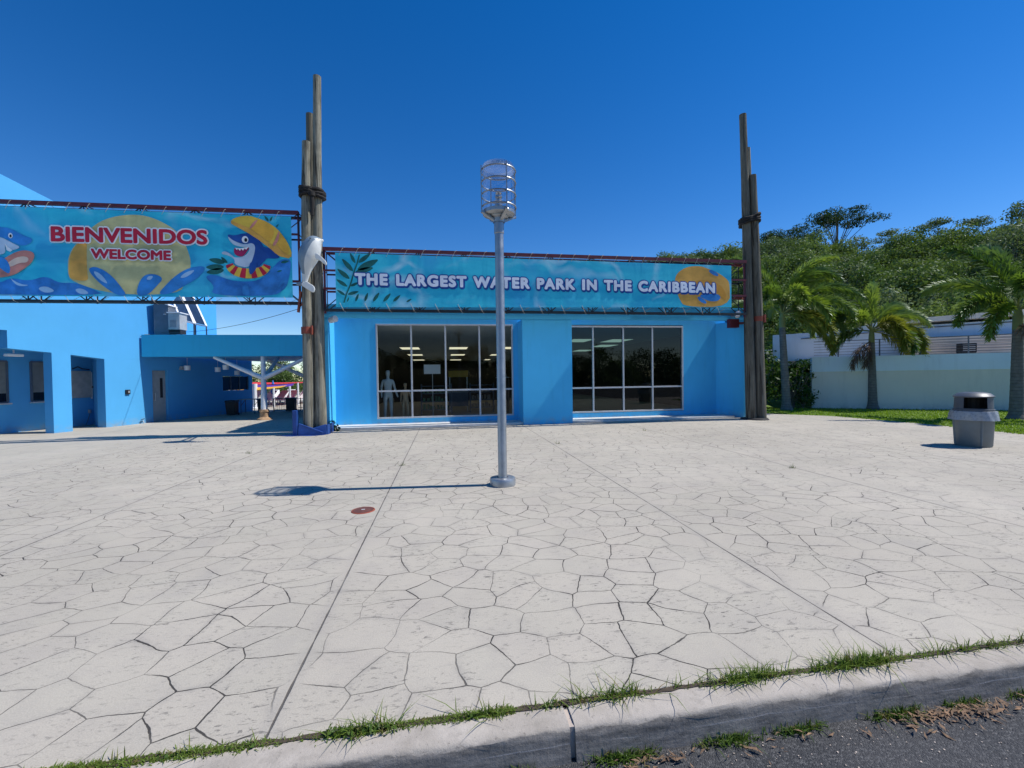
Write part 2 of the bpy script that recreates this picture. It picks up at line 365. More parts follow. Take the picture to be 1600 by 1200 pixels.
m_bag = M_plain('bin_liner', (.30, .32, .34), .3, var=.15, scale=20, bump=.5, bscale=22)
m_ac = M_plain('cabinet_grey', (.40, .42, .42), .5); m_acd = M_plain('cabinet_dark', (.10, .13, .17), .5)
m_panel = M_plain('solar_glass', (.03, .06, .12), .15); m_paintblue = M_plain('deep_blue_paint', (.010, .055, .24), .55, var=.25, scale=5)
m_dolphin = M_plain('dolphin_white', (.66, .67, .64), .38, var=.08); m_dolphing = M_plain('dolphin_grey', (.20, .26, .31), .38, var=.12)
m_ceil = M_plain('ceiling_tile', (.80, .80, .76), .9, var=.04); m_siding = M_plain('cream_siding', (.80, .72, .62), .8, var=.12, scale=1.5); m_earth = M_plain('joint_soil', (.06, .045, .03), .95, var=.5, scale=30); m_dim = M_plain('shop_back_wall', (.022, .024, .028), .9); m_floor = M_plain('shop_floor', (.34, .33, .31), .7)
m_manA = M_plain('mannequin_grey', (.62, .66, .66), .4); m_manB = M_plain('mannequin_tan', (.45, .31, .19), .4)
m_brown = M_plain('brown_stone', (.36, .23, .13), .85, var=.3, scale=12, bump=.6, bscale=14)
m_doorg = M_plain('grey_door', (.34, .36, .36), .5); m_iron = M_plain('cast_iron', (.12, .045, .035), .7, var=.3, scale=20)
m_bark = M_plain('grey_bark', (.16, .145, .13), .9, var=.3, scale=8, bump=.6, bscale=20); m_barkp = M_palmbark()
m_soil = M_plain('hill_soil', (.045, .055, .025), .95, var=.4, scale=.5); m_grassbase = M_plain('turf', (.11, .18, .018), .95, var=.35, scale=1.5)
m_grass = M_leaf('grass_blade', (.12, .22, .012), (.25, .37, .03), scale=.8, transl=.4)
m_weed = M_leaf('weed_blade', (.045, .10, .012), (.15, .22, .03), dry=(.24, .17, .07), scale=6, transl=.35)
m_litter = M_plain('dry_leaf', (.17, .105, .062), .85, var=.85, scale=22)
m_hill1 = M_leaf('hill_leaf', (.05, .105, .02), (.17, .245, .065), scale=.22); m_hill2 = M_leaf('dark_leaf', (.03, .07, .018), (.085, .145, .042), scale=.25)
m_ridge_backlit = M_leaf('backlit_ridge_leaf', (.02, .05, .014), (.055, .10, .03), scale=.25)  # darkened leaf copy: backlit shade of the ridge trees put into the colour
m_hill3 = M_leaf('grey_green_leaf', (.075, .125, .05), (.19, .25, .12), scale=.25); m_bush = M_leaf('shrub_leaf', (.03, .075, .012), (.09, .16, .03), scale=.6)
m_frond = M_leaf('palm_leaf', (.07, .15, .014), (.30, .40, .06), scale=.8, transl=.4, gloss=.06); m_frondy = M_leaf('yellowing_palm_leaf', (.10, .15, .018), (.33, .33, .05), scale=.8, transl=.4)
m_frondd = M_leaf('dead_palm_leaf', (.10, .06, .045), (.22, .15, .11), scale=1.2, transl=.2); m_rachis = M_plain('palm_stalk', (.20, .22, .07), .6)
# ------------------------------------------------------------------ ground, plaza, kerb, road, lawn
def sheet(name, pts, z, mat, kind='structure', sub=None):
    me = bpy.data.meshes.new(name); me.from_pydata([(x, y, z) for x, y in pts], [], [tuple(range(len(pts)))]); me.materials.append(mat)
    o = link_mesh(name, me); o['kind'] = kind; return o
sheet('ground', [(-600, -400), (900, -400), (900, 700), (-600, 700)], -.22, m_soil)
sheet('road', [(-90, -70), (90, -70), (90, 1.95), (-90, 1.95)], -.15, m_asphalt)
sheet('plaza', [(-60, 2.02), (26, 2.02), (26, 5.0), (14.25, 5.4), (14.05, 8.6), (14.25, 10.8), (13.9, 13.7), (12.5, 15.15), (10.9, 16.0), (10.9, 60), (-60, 60)], 0, m_plaza)
sheet('lawn', [(26, 4.9), (14.15, 5.3), (13.95, 8.6), (14.15, 10.85), (13.8, 13.8), (12.4, 15.3), (10.8, 16.2), (10.8, 32), (60, 32), (60, 4.9)], -.004, m_grassbase)
mb = MB()                                    # kerb: rounded top edge, slightly battered face, cast in lengths
prof = [(2.02, -.2), (2.02, .002), (1.906, .003), (1.886, -.003), (1.875, -.015), (1.870, -.05), (1.850, -.2)]
def kerb_run(x0, x1):
    n = max(2, int((x1 - x0) / .12)); vs = []; fs = []; k = len(prof)
    for i in range(n + 1):
        x = x0 + (x1 - x0) * i / n
        for j, (y, z) in enumerate(prof):
            w = .004 * math.sin(x * 7.1 + j) + .003 * math.sin(x * 19.3 + 2 * j) if 2 <= j <= 5 else 0
            vs.append((x, y + w, z + w * .6))
    for i in range(n):
        for j in range(k - 1): fs.append((i * k + j, i * k + j + 1, (i + 1) * k + j + 1, (i + 1) * k + j))
    fs.append(tuple(range(k))); fs.append(tuple(n * k + j for j in range(k))[::-1]); mb.add(vs, fs)
for a, b in [(-40, -5.405), (-5.4, -2.43), (-2.42, .535), (.56, 3.6), (3.61, 6.6), (6.61, 40)]: kerb_run(a, b)
tag(mb.build('kerb', m_kerb, smooth=True), kind='structure')
mb = MB(); mb.box(.53, .565, 1.885, 2.0, -.2, -.006); tag(mb.build('kerb_joint_filler', m_slab), kind='structure')
pts = smooth_poly([(-4.75, 13.2), (-4.35, 12.95), (-4.1, 13.02), (-3.75, 12.9), (-3.4, 13.1), (-3.35, 13.5), (-3.6, 13.9), (-4.3, 13.9), (-4.6, 13.5)], 1)
sheet('blue_paint_spill', pts, .004, m_paintblue)

q_ = random.Random(3); up_e = []; lo_e = []
for i in range(400):
    x = -8 + i * .05; up_e.append((x, 2.030 + q_.uniform(-.006, .010))); lo_e.append((x, 2.004 + q_.uniform(-.010, .006)))
me = bpy.data.meshes.new('joint_soil'); me.from_pydata([(x, y, .006) for x, y in lo_e] + [(x, y, .006) for x, y in up_e], [], [(i, i + 1, 401 + i, 400 + i) for i in range(399)]); me.materials.append(m_earth); link_mesh('joint_soil', me)['kind'] = 'structure'

# ------------------------------------------------------------------ shop building
shop = thing('shop_building', 'long low sky blue shop with two big windows either side of a wide projecting pier', 'building', (3.3, 15, 0))
mb = MB()
mb.box(-3.85, 2.40 - .0, 15.05, 15.25, 0, .235)                 # below window one
mb.box(-3.85, -2.28, 15.05, 15.25, .235, 3.44); mb.box(2.385, 4.2, 15.05, 15.25, .235, 3.44)
mb.box(2.40, 10.6, 15.05, 15.25, 0, .235); mb.box(8.86, 10.6, 15.05, 15.25, .235, 3.44)
mb.box(-3.85, 10.6, 15.05, 15.25, 3.44, 3.93)
mb.build('front_wall', m_blue, shop)
mb = MB()
mb.prism([(-3.9, 14.06, 0), (-3.55, 14.06, 0), (-3.6, 15.048, 0), (-3.9, 15.048, 0)], (0, 0, 3.5)); mb.build('pier', m_blue, shop); mb = MB()
mb.prism([(2.55, 14.06, 0), (4.24, 14.06, 0), (4.24, 15.048, 0), (2.55, 15.048, 0)], (0, 0, 3.5)); mb.build('pier', m_blue, shop); mb = MB()
mb.prism([(10.62, 14.06, 0), (10.9, 14.06, 0), (10.9, 15.048, 0), (10.2, 15.048, 0)], (0, 0, 3.5))
mb.build('pier', m_blue, shop)
mb = MB(); mb.box(-3.9, 10.9, 14.057, 14.26, 3.502, 3.93); mb.box(-3.9, 10.9, 14.04, 14.056, 3.86, 3.92); mb.build('header_beam', m_blue, shop)
mb = MB(); mb.box(-4.04, -3.901, 14.3, 48, 0, 3.9); mb.box(10.901, 11.0, 14.6, 48, 0, 3.9); mb.box(-4.04, 11, 48, 48.2, 0, 3.9); mb.build('side_wall', m_bluew, shop)
mb = MB(); mb.box(-4.1, 11.05, 15.26, 48.3, 3.90, 4.02); mb.build('roof', m_white, shop)
mb = MB(); mb.box(-3.6, 2.549, 14.12, 15.046, 0, .075); mb.build('door_step', m_offwhite, shop, bevel=.01); mb = MB(); mb.box(4.241, 10.3, 14.12, 15.046, 0, .075); mb.build('door_step', m_offwhite, shop, bevel=.01)
mb = MB(); mb.box(-3.89, 10.89, 15.27, 47.9, 3.43, 3.46); mb.build('ceiling', m_ceil, shop)
mb = MB(); mb.box(-3.89, 10.89, 15.27, 47.9, .02, .10); mb.build('floor', m_floor, shop)
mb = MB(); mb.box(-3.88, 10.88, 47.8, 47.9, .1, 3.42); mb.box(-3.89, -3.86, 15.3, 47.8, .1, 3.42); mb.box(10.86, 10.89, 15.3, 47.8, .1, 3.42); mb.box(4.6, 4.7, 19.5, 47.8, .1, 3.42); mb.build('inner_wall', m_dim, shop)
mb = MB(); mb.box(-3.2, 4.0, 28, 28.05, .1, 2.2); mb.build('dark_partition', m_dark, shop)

def shop_window(x0, x1, z0, z1, mull, zt, glassm, sill=True):
    yf = 15.075; w = .055
    f = MB()
    f.box(x0, x1, 15.03, 15.14, z0, z0 + w); f.box(x0, x1, 15.03, 15.14, z1 - w, z1)
    f.box(x0, x0 + w, 15.03, 15.14, z0 + w, z1 - w); f.box(x1 - w, x1, 15.03, 15.14, z0 + w, z1 - w)
    fr = f.build('window', m_alu, shop, bevel=.006)
    b = MB(); xs = [x0 + w] + mull + [x1 - w]
    for m in mull: b.box(m - w / 2, m + w / 2, 15.035, 15.135, z0 + w, z1 - w)
    for i in range(len(xs) - 1):
        a = xs[i] + (w / 2 if i else 0); c = xs[i + 1] - (w / 2 if i < len(mull) else 0)
        b.box(a, c, 15.04, 15.13, zt - w / 2, zt + w / 2)
    b.build('mullion', m_alu, fr, bevel=.004)
    for i in range(len(xs) - 1):
        a = xs[i] + (w / 2 if i else 0); c = xs[i + 1] - (w / 2 if i < len(mull) else 0)
        for za, zb in ((z0 + w, zt - w / 2), (zt + w / 2, z1 - w)):
            g = MB(); tl = rng.uniform(-.004, .004)
            g.add([(a, 15.085 + tl, za), (c, 15.085 - tl, za), (c, 15.085 - tl, zb), (a, 15.085 + tl, zb)], [(0, 1, 2, 3)])
            g.build('pane', glassm, fr)
shop_window(-2.28, 2.385, .235, 3.44, [-1.12, .03, 1.20], 1.17, m_glass)
shop_window(4.205, 8.86, .25, 3.40, [5.33, 6.49, 7.63], 1.15, m_glass2)
# ceiling light panels inside
m_lightp = M_emit('light_panel', (1, .90, .64), .85)
def ceiling_light(x, y, label):
    x *= 1.286; y *= 1.286
    if x > 10.2 or x < -3.2: return
    t = thing('ceiling_light', label, 'ceiling light', (x, y, 3.4), 'light panels in the shop ceiling')
    m = MB(); m.box(x - .60, x + .60, y - .95, y + .95, 3.4, 3.428); m.build('frame', m_white, t)
    m = MB(); m.box(x - .54, x + .54, y - .89, y + .89, 3.392, 3.399); m.build('diffuser', m_lightp, t)
for x, y in [(-1.6, 20.8), (.65, 20.8), (3.1, 20.8), (-1.75, 26.7), (.8, 26.9), (3.3, 27.2), (-3.3, 26.7), (-2.0, 34.2), (.85, 34.5), (-3.8 + .6, 34.0), (3.6, 34.6)]:
    ceiling_light(x, y, 'pale rectangular light panel in the ceiling behind the left shop window')
for x, y in [(5.3, 16.6), (6.9, 16.7), (5.0, 19.5), (7.5, 19.6), (5.9, 23.0), (7.6, 23.2), (6.6, 28.5)]:
    ceiling_light(x, y, 'dim slanting light panel in the ceiling behind the right shop window')

# mannequins on the display floor
def mannequin(x, y, z, h, label, mat, lean):
    t = thing('mannequin', label, 'mannequin', (x, y, z))
    s = h / 1.76; c = math.cos(lean); sn = math.sin(lean)
    def P(a, b, q): return (a * c * s - b * sn * s, a * sn * s + b * c * s, q * s)
    V = [P(0, 0, .92), P(0, .01, 1.08), P(0, 0, 1.28), P(0, 0, 1.44), P(0, 0, 1.52), P(0, -.02, 1.60), P(0, -.02, 1.70), P(0, -.01, 1.76),
         P(.09, 0, .86), P(.10, -.01, .50), P(.11, .02, .10), P(.12, -.09, .03), P(-.09, 0, .86), P(-.10, -.01, .50), P(-.11, .02, .10), P(-.12, -.09, .03),
         P(.17, 0, 1.40), P(.23, .02, 1.15), P(.29, -.07, .92), P(.32, -.12, .80), P(-.17, 0, 1.40), P(-.22, .03, 1.15), P(-.22, -.02, .92), P(-.22, -.06, .80)]
    E_ = [(0, 1), (1, 2), (2, 3), (3, 4), (4, 5), (5, 6), (6, 7), (0, 8), (8, 9), (9, 10), (10, 11), (0, 12), (12, 13), (13, 14), (14, 15), (2, 16), (16, 17), (17, 18), (18, 19), (2, 20), (20, 21), (21, 22), (22, 23)]
    rr = [.145, .115, .145, .075, .052, .075, .09, .055, .09, .062, .042, .032, .09, .062, .042, .032, .058, .042, .034, .024, .058, .042, .034, .024]
    b = skin_mesh('body', V, E_, [r * s for r in rr], mat, t)
    m = MB(); m.lathe((x, y, z), [(0, 0), (.2 * s, 0), (.2 * s, .015), (0, .02)], 20); m.build('base_plate', m_alu, t)
mannequin(-2.03, 15.95, .10, 1.80, 'tall pale grey mannequin standing at the left end of the shop window', m_manA, .25)
mannequin(-1.42, 15.95, .10, 1.33, 'short tan child mannequin beside the tall one in the shop window', m_manB, -.1)
t = thing('sign_stand', 'blank white board on a thin pole inside the left shop window', 'sign', (-.47, 16.6, .1))
m = MB(); m.box(-.78, -.17, 16.57, 16.6, 1.75, 2.1); m.build('board', m_white, t)
m = MB(); m.tube([(-.47, 16.62, .1), (-.47, 16.62, 1.9)], .014, 8); m.lathe((-.47, 16.62, .1), [(0, 0), (.18, 0), (.17, .02), (0, .03)], 16); m.build('pole', m_alu, t)
m_yel = M_plain('yellow_sign', (.50, .30, .03), .6)
t = thing('vending_cart', 'dark cart under a yellow sign board inside the shop', 'cart', (.58, 19, .1))
m = MB(); m.box(.15, 1.0, 18.98, 19.03, 1.62, 1.9); m.build('sign_board', m_yel, t)
m = MB(); m.box(.18, .22, 19, 19.04, .1, 1.62); m.box(.93, .97, 19, 19.04, .1, 1.62); m.build('post', m_alu, t)
m = MB(); m.box(.15, 1.0, 18.9, 19.5, .35, .95); m.build('counter', m_acd, t); m = MB(); m.box(.1, 1.05, 18.85, 19.55, .955, 1.0); m.build('worktop', m_ac, t)
def shelf_rack(x, y, w, label):
    t = thing('shelf_rack', label, 'shelf', (x, y, .1), 'display racks inside the shop')
    for a in (x - w / 2, x + w / 2):
        m = MB(); m.box(a - .02, a + .02, y - .2, y + .2, .1, 1.35); m.build('upright', m_acd, t)
    for z in (.3, .62, .95, 1.25):
        m = MB(); m.box(x - w / 2 + .021, x + w / 2 - .021, y - .19, y + .19, z, z + .025); sh = m.build('shelf', m_acd, t)
    m = MB()
    for z in (.326, .646, .976):
        q = x - w / 2 + .06
        while q < x + w / 2 - .15:
            bw = rng.uniform(.06, .13); m.box(q, q + bw, y - .12, y + .05, z, z + rng.uniform(.1, .22)); q += bw + rng.uniform(.02, .08)
    m.build('goods', M_plain('goods_%d' % int(x * 10), (rng.uniform(.05, .3), rng.uniform(.05, .2), rng.uniform(.05, .25)), .6, var=.5, scale=4), t)
shelf_rack(-.35, 17.8, 1.2, 'low dark display rack behind the blank white board in the shop'); shelf_rack(1.55, 18.6, 1.0, 'low dark display rack right of the yellow sign cart')
t = thing('hat_stand', 'white sun hat on a wooden stand beside the lamp post line in the shop window', 'hat stand', (2.2, 16.4, .1))
t['label'] = 'slatted brown stand with a white hat at the right end of the left shop window'
m = MB()
for k in range(5): m.box(2.0 + k * .09, 2.06 + k * .09, 16.3, 16.5, .1, 1.55)
m.build('stand', M_plain('stand_wood', (.16, .10, .07), .7), t)
m = MB(); m.lathe((2.2, 16.4, 1.56), [(.30, 0), (.27, .025), (.14, .05), (.12, .16), (.06, .2), (0, .21)], 20); m.build('hat', m_offwhite, t, True)

# ------------------------------------------------------------------ building on the left (ticket wing)
DS = R(16); WD = Vector((math.sin(DS), math.cos(DS), 0)); WN = Vector((math.cos(DS), -math.sin(DS), 0)); WP = Vector((-11.75, 18.1, 0))
def W(s, z, o=0.0): return WP + WD * s + WN * o + Vector((0, 0, z))
tick = thing('ticket_building', 'tall bright sky blue building with deep openings in its sunlit wall', 'building', W(0, 0))
TH = .32
def wall_poly(mb, sz, o0=0.0, th=TH): mb.prism([W(s, z, o0) for s, z in sz], WN * -th)
mb = MB()
wall_poly(mb, [(-9, 3.18), (-3.42, 3.18), (-3.42, 2.65), (-2.33, 2.58), (-1.80, 2.54), (-.75, 2.44), (4.27, 2.62), (4.27, 6.15), (-9, 8.85)])
wall_poly(mb, [(-2.33, 0), (-1.80, 0), (-1.80, 2.54), (-2.33, 2.58)]); wall_poly(mb, [(-.75, 0), (1.02, 0), (1.02, 2.50), (-.75, 2.44)])
wall_poly(mb, [(-9, 0), (-6.4, 0), (-6.4, 3.18), (-9, 3.18)])
mb.build('wall', m_bluew, tick)
mb = MB()                                             # under the canopy, with openings for the door and the window band
wall_poly(mb, [(1.68, 0), (6.5, 0), (6.5, 1.12), (1.68, 1.12)])
wall_poly(mb, [(1.68, 1.12), (4.55, 1.12), (4.55, 1.82), (1.68, 1.82)]); wall_poly(mb, [(6.28, 1.12), (6.5, 1.12), (6.5, 1.82), (6.28, 1.82)])
wall_poly(mb, [(1.68, 1.82), (6.5, 1.82), (6.5, 2.62), (4.27, 2.62), (1.68, 2.53)]); wall_poly(mb, [(1.02, 2.06), (1.68, 2.06), (1.68, 2.53), (1.02, 2.50)])
mb.build('lower_wall', m_bluew, tick)
mb = MB()                                             # recess backs and returns
wall_poly(mb, [(-9, 0), (.35, 0), (.35, 3.18), (-9, 3.18)], -1.75, .1)
mb.prism([W(-.751, 0, -TH - .002), W(.25, 0, -1.748), W(.33, 0, -1.748), W(-.65, 0, -TH - .002)], (0, 0, 3.18))
mb.prism([W(-9, 3.20, -TH - .002), W(-.5, 3.20, -TH - .002), W(-.5, 3.20, -1.9), W(-9, 3.20, -1.9)], (0, 0, .1))
mb.build('recess_wall', m_bluew, tick)
mb = MB(); mb.prism([W(-9, 0, -2.3), W(6.5, 0, -2.3), W(6.5, 0, -9), W(-9, 0, -9)], (0, 0, 2.6)); mb.prism([W(-9, 3.32, -TH - .01), W(4.26, 2.62, -TH - .01), W(4.26, 2.62, -9), W(-9, 2.62, -9)], (0, 0, .4)); mb.build('inner_block', m_bluew, tick)
d = MB(); d.prism([W(1.03, .0, -.10), W(1.67, 0, -.10), W(1.67, 2.05, -.10), W(1.03, 2.05, -.10)], WN * -.05); dr = d.build('door', m_doorg, tick)
d = MB(); d.prism([W(1.43, .95, -.097), W(1.55, .95, -.097), W(1.55, 1.75, -.097), W(1.43, 1.75, -.097)], WN * -.002); d.build('glass_slot', m_dark, dr)
d = MB(); d.tube([W(1.18, .85, -.06), W(1.18, 1.15, -.06)], .015, 8); d.tube([W(1.18, .85, -.06), W(1.18, .85, -.1)], .012, 6); d.tube([W(1.18, 1.15, -.06), W(1.18, 1.15, -.1)], .012, 6); d.build('handle', m_alu, dr)
d = MB()
for a, b in ((4.56, 4.6), (5.1, 5.14), (5.68, 5.72), (6.23, 6.27)): d.prism([W(a, 1.13, -.05), W(b, 1.13, -.05), W(b, 1.81, -.05), W(a, 1.81, -.05)], WN * -.06)
wf = d.build('window', m_acd, tick)
for a, b in ((4.605, 5.095), (5.145, 5.675), (5.725, 6.225)):
    d = MB(); d.prism([W(a, 1.14, -.08), W(b, 1.14, -.08), W(b, 1.80, -.08), W(a, 1.80, -.08)], WN * -.01); d.build('pane', M_plain('dark_pane', (.008, .01, .014), .08), wf)
for a, b in ((-1.68, -.95), (-3.2, -2.32)):
    d = MB()
    for p, q in (((a, 1.0), (b, 1.0)), ((a, 2.34), (b, 2.34)), ((a, 1.0), (a, 2.34)), ((b, 1.0), (b, 2.34))): d.bar(W(p[0], p[1], -1.73), W(q[0], q[1], -1.73), .05)
    wf = d.build('ticket_window', m_acd, tick)
    d = MB(); d.prism([W(a, 1.3, -1.742), W(b, 1.3, -1.742), W(b, 2.34, -1.742), W(a, 2.34, -1.742)], WN * .008); d.build('blind', M_plain('blind_grey', (.17, .19, .19), .8), wf)
    d = MB(); d.prism([W(a, 1.0, -1.744), W(b, 1.0, -1.744), W(b, 1.298, -1.744), W(a, 1.298, -1.744)], WN * .006); d.build('pane', M_plain('dark_ticket_pane', (.008, .01, .014), .1), wf)
    d = MB(); d.prism([W(a - .05, .94, -1.745), W(b + .05, .94, -1.745), W(b + .05, .98, -1.745), W(a - .05, .98, -1.745)], WN * .12); d.build('sill', m_alu, wf)
t = thing('notice_board', 'grey notice board hung in the narrow blue recess', 'notice board', W(-0.140, 1.7, -1.740))
d = MB(); d.prism([W(-0.500, 1.05, -1.745), W(0.156, 1.05, -1.745), W(0.156, 2.05, -1.745), W(-0.500, 2.05, -1.745)], WN * .06); d.build('panel', M_plain('board_grey', (.42, .41, .39), .7, var=.2, scale=5), t, bevel=.01)
d = MB(); d.prism([W(0.160, 1.0, -1.745), W(0.188, 1.0, -1.745), W(0.188, 2.0, -1.745), W(0.160, 2.0, -1.745)], WN * .05); d.build('side_rail', m_white, t)
d = MB(); d.tube([W(-0.460, 2.12, -1.700), W(-0.300, 2.2, -1.680), W(-0.140, 2.13, -1.700), W(0.100, 2.1, -1.700)], .02, 6); d.tube([W(0.156, 1.42, -1.660), W(0.212, 1.5, -1.640), W(0.260, 1.4, -1.660)], .025, 6); d.build('hose', m_dark, t)
t = thing('power_outlet', 'small grey outlet low on the wall of the narrow recess', 'outlet', W(0.084, .5, -1.740)); d = MB(); d.prism([W(0.044, .45, -1.745), W(0.124, .45, -1.745), W(0.124, .58, -1.745), W(0.044, .58, -1.745)], WN * .06); d.build('cover', m_ac, t, bevel=.008)
d = MB(); d.tube([W(0.084, .46, -1.700), W(0.004, .2, -1.700), W(-0.076, .02, -1.690)], .01, 6); d.build('conduit', m_acd, t)
t = thing('key_pad', 'small black keypad on the sunlit blue wall', 'keypad', W(.02, 1.2, 0)); d = MB(); d.prism([W(-.06, 1.15, 0.002), W(.1, 1.15, .002), W(.1, 1.32, .002), W(-.06, 1.32, .002)], WN * .05); d.build('case', m_black, t, bevel=.006)
d = MB(); d.prism([W(.02, 1.2, .053), W(.07, 1.2, .053), W(.07, 1.28, .053), W(.02, 1.28, .053)], WN * .004); d.build('buttons', m_ac, t)
t = thing('hose_bib', 'little metal tap at the foot of the sunlit blue wall', 'tap', W(.5, .08, 0)); d = MB(); d.tube([W(.5, .1, .0), W(.5, .1, .12), W(.5, .03, .14)], .022, 8); d.build('spout', m_galv, t, True); d = MB(); d.tube([W(.44, .16, .09), W(.58, .18, .09)], .014, 6); d.build('handle', m_black, t)
t = thing('ceiling_fixture', 'flat white light under the head of the left opening', 'light', W(-3.0, 2.5, -.5)); d = MB(); d.prism([W(-3.15, 2.44, -.4), W(-2.75, 2.44, -.4), W(-2.75, 2.44, -.58), W(-3.15, 2.44, -.58)], (0, 0, .08)); d.build('housing', m_white, t, bevel=.02); d = MB(); d.tube([W(-2.95, 2.53, -.5), W(-2.95, 3.19, -.5)], .02, 6); d.build('stem', m_white, t)

# canopy with its branching columns
can = thing('entrance_canopy', 'flat teal canopy slab bridging from the blue building to the shop', 'canopy', (-7.7, 20, 2.6))
mb = MB(); mb.prism([(-11.52, 18.6, 2.57), (-4.06, 18.6, 2.57), (-4.06, 18.8, 2.57), (-11.46, 18.8, 2.57)], (0, 0, .85)); mb.build('fascia', m_teal, can)
mb = MB(); mb.prism([(-11.44, 18.805, 2.60), (-4.06, 18.805, 2.60), (-4.06, 24.6, 2.60), (-9.75, 24.6, 2.60)], (0, 0, .35)); mb.build('soffit_slab', m_bluew, can)
def canopy_column(x, y, label, s=1.0):
    t = thing('canopy_column', label, 'column', (x, y, 0), 'branching columns under the canopy')
    m = MB(); m.tube([(x, y, .40), (x, y, 1.2), (x, y, 2.0), (x, y, 2.56)], [.125, .105, .085, .085], 16); m.build('trunk', m_white, t, True)
    for dx, dy in ((-1.78, -.08), (1.78, -.08), (0, 1.6)):
        m = MB(); m.tube([(x, y, 1.68), (x + dx * .4, y + dy * .4, 2.02), (x + dx, y + dy, 2.55)], [.10, .085, .06], 12); m.build('arm', m_white, t, True)
    m = MB(); m.lathe((x, y, 0), [(.27, 0), (.26, .05), (.17, .12), (.16, .3), (.19, .33), (.17, .42), (0, .43)], 18, wob=lambda i, a: .05 * math.sin(3 * a + i * 2)); m.build('stone_base', m_brown, t, True)
canopy_column(-7.27, 18.82, 'white branching column on a brown stone base at the canopy front')
canopy_column(-6.55, 22.2, 'white branching column further back beneath the canopy beside the log poles')
for k, (x, y, z) in enumerate([(-10.8, 20.2, 2.17), (-9.95, 20.9, 2.1), (-9.3, 20.2, 2.18), (-9.6, 21.9, 1.96), (-7.2, 20.9, 2.2)]):
    t = thing('pendant_light', 'small white drum pendant hanging under the teal canopy', 'pendant light', (x, y, z), 'drum pendants under the canopy')
    m = MB(); m.lathe((x, y, z), [(0, -.1), (.11, -.1), (.115, .1), (0, .1)], 16); m.build('drum', m_white, t, True); m = MB(); m.tube([(x, y, z + .1), (x, y, 2.6)], .006, 6); m.build('cord', m_white, t)
t = thing('emergency_light', 'small grey twin floodlight on the shaded wall under the canopy', 'light', W(2.4, 2.2, .05)); m = MB(); m.prism([W(2.2, 2.1, .003), W(2.6, 2.1, .003), W(2.55, 2.25, .003), W(2.25, 2.25, .003)], WN * .1); m.build('housing', m_ac, t, bevel=.02)
# roof-top cabinets and tilted panels on the canopy
t = thing('electrical_cabinet', 'big dark grey cabinet standing on the canopy roof against the wall', 'cabinet', (-11.0, 19.0, 2.95))
m = MB(); m.prism([(-11.28, 18.95, 3.46), (-10.76, 18.95, 3.46), (-10.76, 18.95, 4.62), (-11.28, 18.95, 4.80)], (0, .5, 0)); m.build('body', m_acd, t); m = MB(); m.prism([(-11.31, 18.91, 4.805), (-10.72, 18.91, 4.60), (-10.72, 18.91, 4.64), (-11.31, 18.91, 4.845)], (0, .58, 0)); m.build('lid', m_white, t); m = MB(); m.box(-10.92, -10.84, 18.92, 18.949, 4.25, 4.27); m.build('latch', m_alu, t)
for k in (-11.26, -10.82):
    m = MB(); m.box(k, k + .04, 19.1, 19.14, 2.95, 3.459); m.build('leg', m_acd, t)
t = thing('condenser_unit', 'pale grey box unit on the canopy roof beside the dark cabinet', 'air conditioner', (-10.52, 19.0, 2.95))
m = MB(); m.box(-10.74, -10.33, 18.9, 19.4, 3.66, 4.30); m.build('case', m_ac, t, bevel=.01); m = MB(); m.box(-10.70, -10.35, 18.95, 19.35, 3.5, 3.659); m.build('plinth', m_dark, t); m = MB(); m.box(-10.77, -10.29, 18.86, 19.44, 4.302, 4.34); m.build('lid', m_white, t)
m = MB()
for k in range(6): m.box(-10.68, -10.45, 18.892, 18.899, 3.76 + k * .05, 3.775 + k * .05)
m.build('louvre', m_acd, t)
for k in (-10.68, -10.42):
    m = MB(); m.box(k, k + .04, 19.1, 19.14, 2.95, 3.5); m.build('leg', m_acd, t)
def solar(a, b, c, d, label):
    t = thing('solar_panel', label, 'solar panel', tuple(c), 'tilted panels on the canopy roof')
    q = [Vector(v) for v in (a, b, c, d)]; nn = (q[1] - q[0]).cross(q[2] - q[0]).normalized()
    for i in range(4):
        m = MB(); m.bar(q[i], q[(i + 1) % 4], .06); m.build('frame_rail', m_white, t)
    m = MB(); cc = sum(q, Vector()) / 4; m.prism([cc + (v - cc) * .94 for v in q], nn * .012); m.build('glass', m_panel, t)
    for v in (q[1], q[2]):
        m = MB(); m.bar(v, (v.x, v.y, 2.95), .04); m.build('post', m_acd, t)
solar((-11.8, 20.65, 5.75), (-10.55, 19.4, 4.10), (-10.08, 19.4, 3.95), (-11.36, 20.65, 5.76), 'left white framed panel tilted on the canopy roof')
solar((-11.33, 20.65, 5.76), (-10.04, 19.42, 3.94), (-9.62, 19.4, 3.84), (-10.88, 20.65, 5.6), 'right white framed panel tilted on the canopy roof')
def cable(name, label, a, b, sag, r=.009):
    m = MB(); a, b = Vector(a), Vector(b); P = []
    for i in range(25):
        u = i / 24; p = a.lerp(b, u); p.z -= sag * 4 * u * (1 - u); P.append(p)
    m.tube(P, r, 6); tag(m.build(name, m_black, loc=tuple(a)), label, 'cable', 'cables strung across the blue wall')
cable('overhead_cable', 'lowest sagging black cable across the sunlit blue wall', (-14.5, 14.6, 4.3), (-11.35, 19.0, 3.45), .55)
cable('overhead_cable', 'upper sagging black cable across the sunlit blue wall', (-14.3, 14.6, 4.4), (-11.3, 19.2, 3.50), .42)
cable('overhead_cable', 'nearly straight thin cable running from the blue wall to the log poles', (-11.6, 19.4, 3.6), (-4.1, 13.6, 3.75), .25, .007)
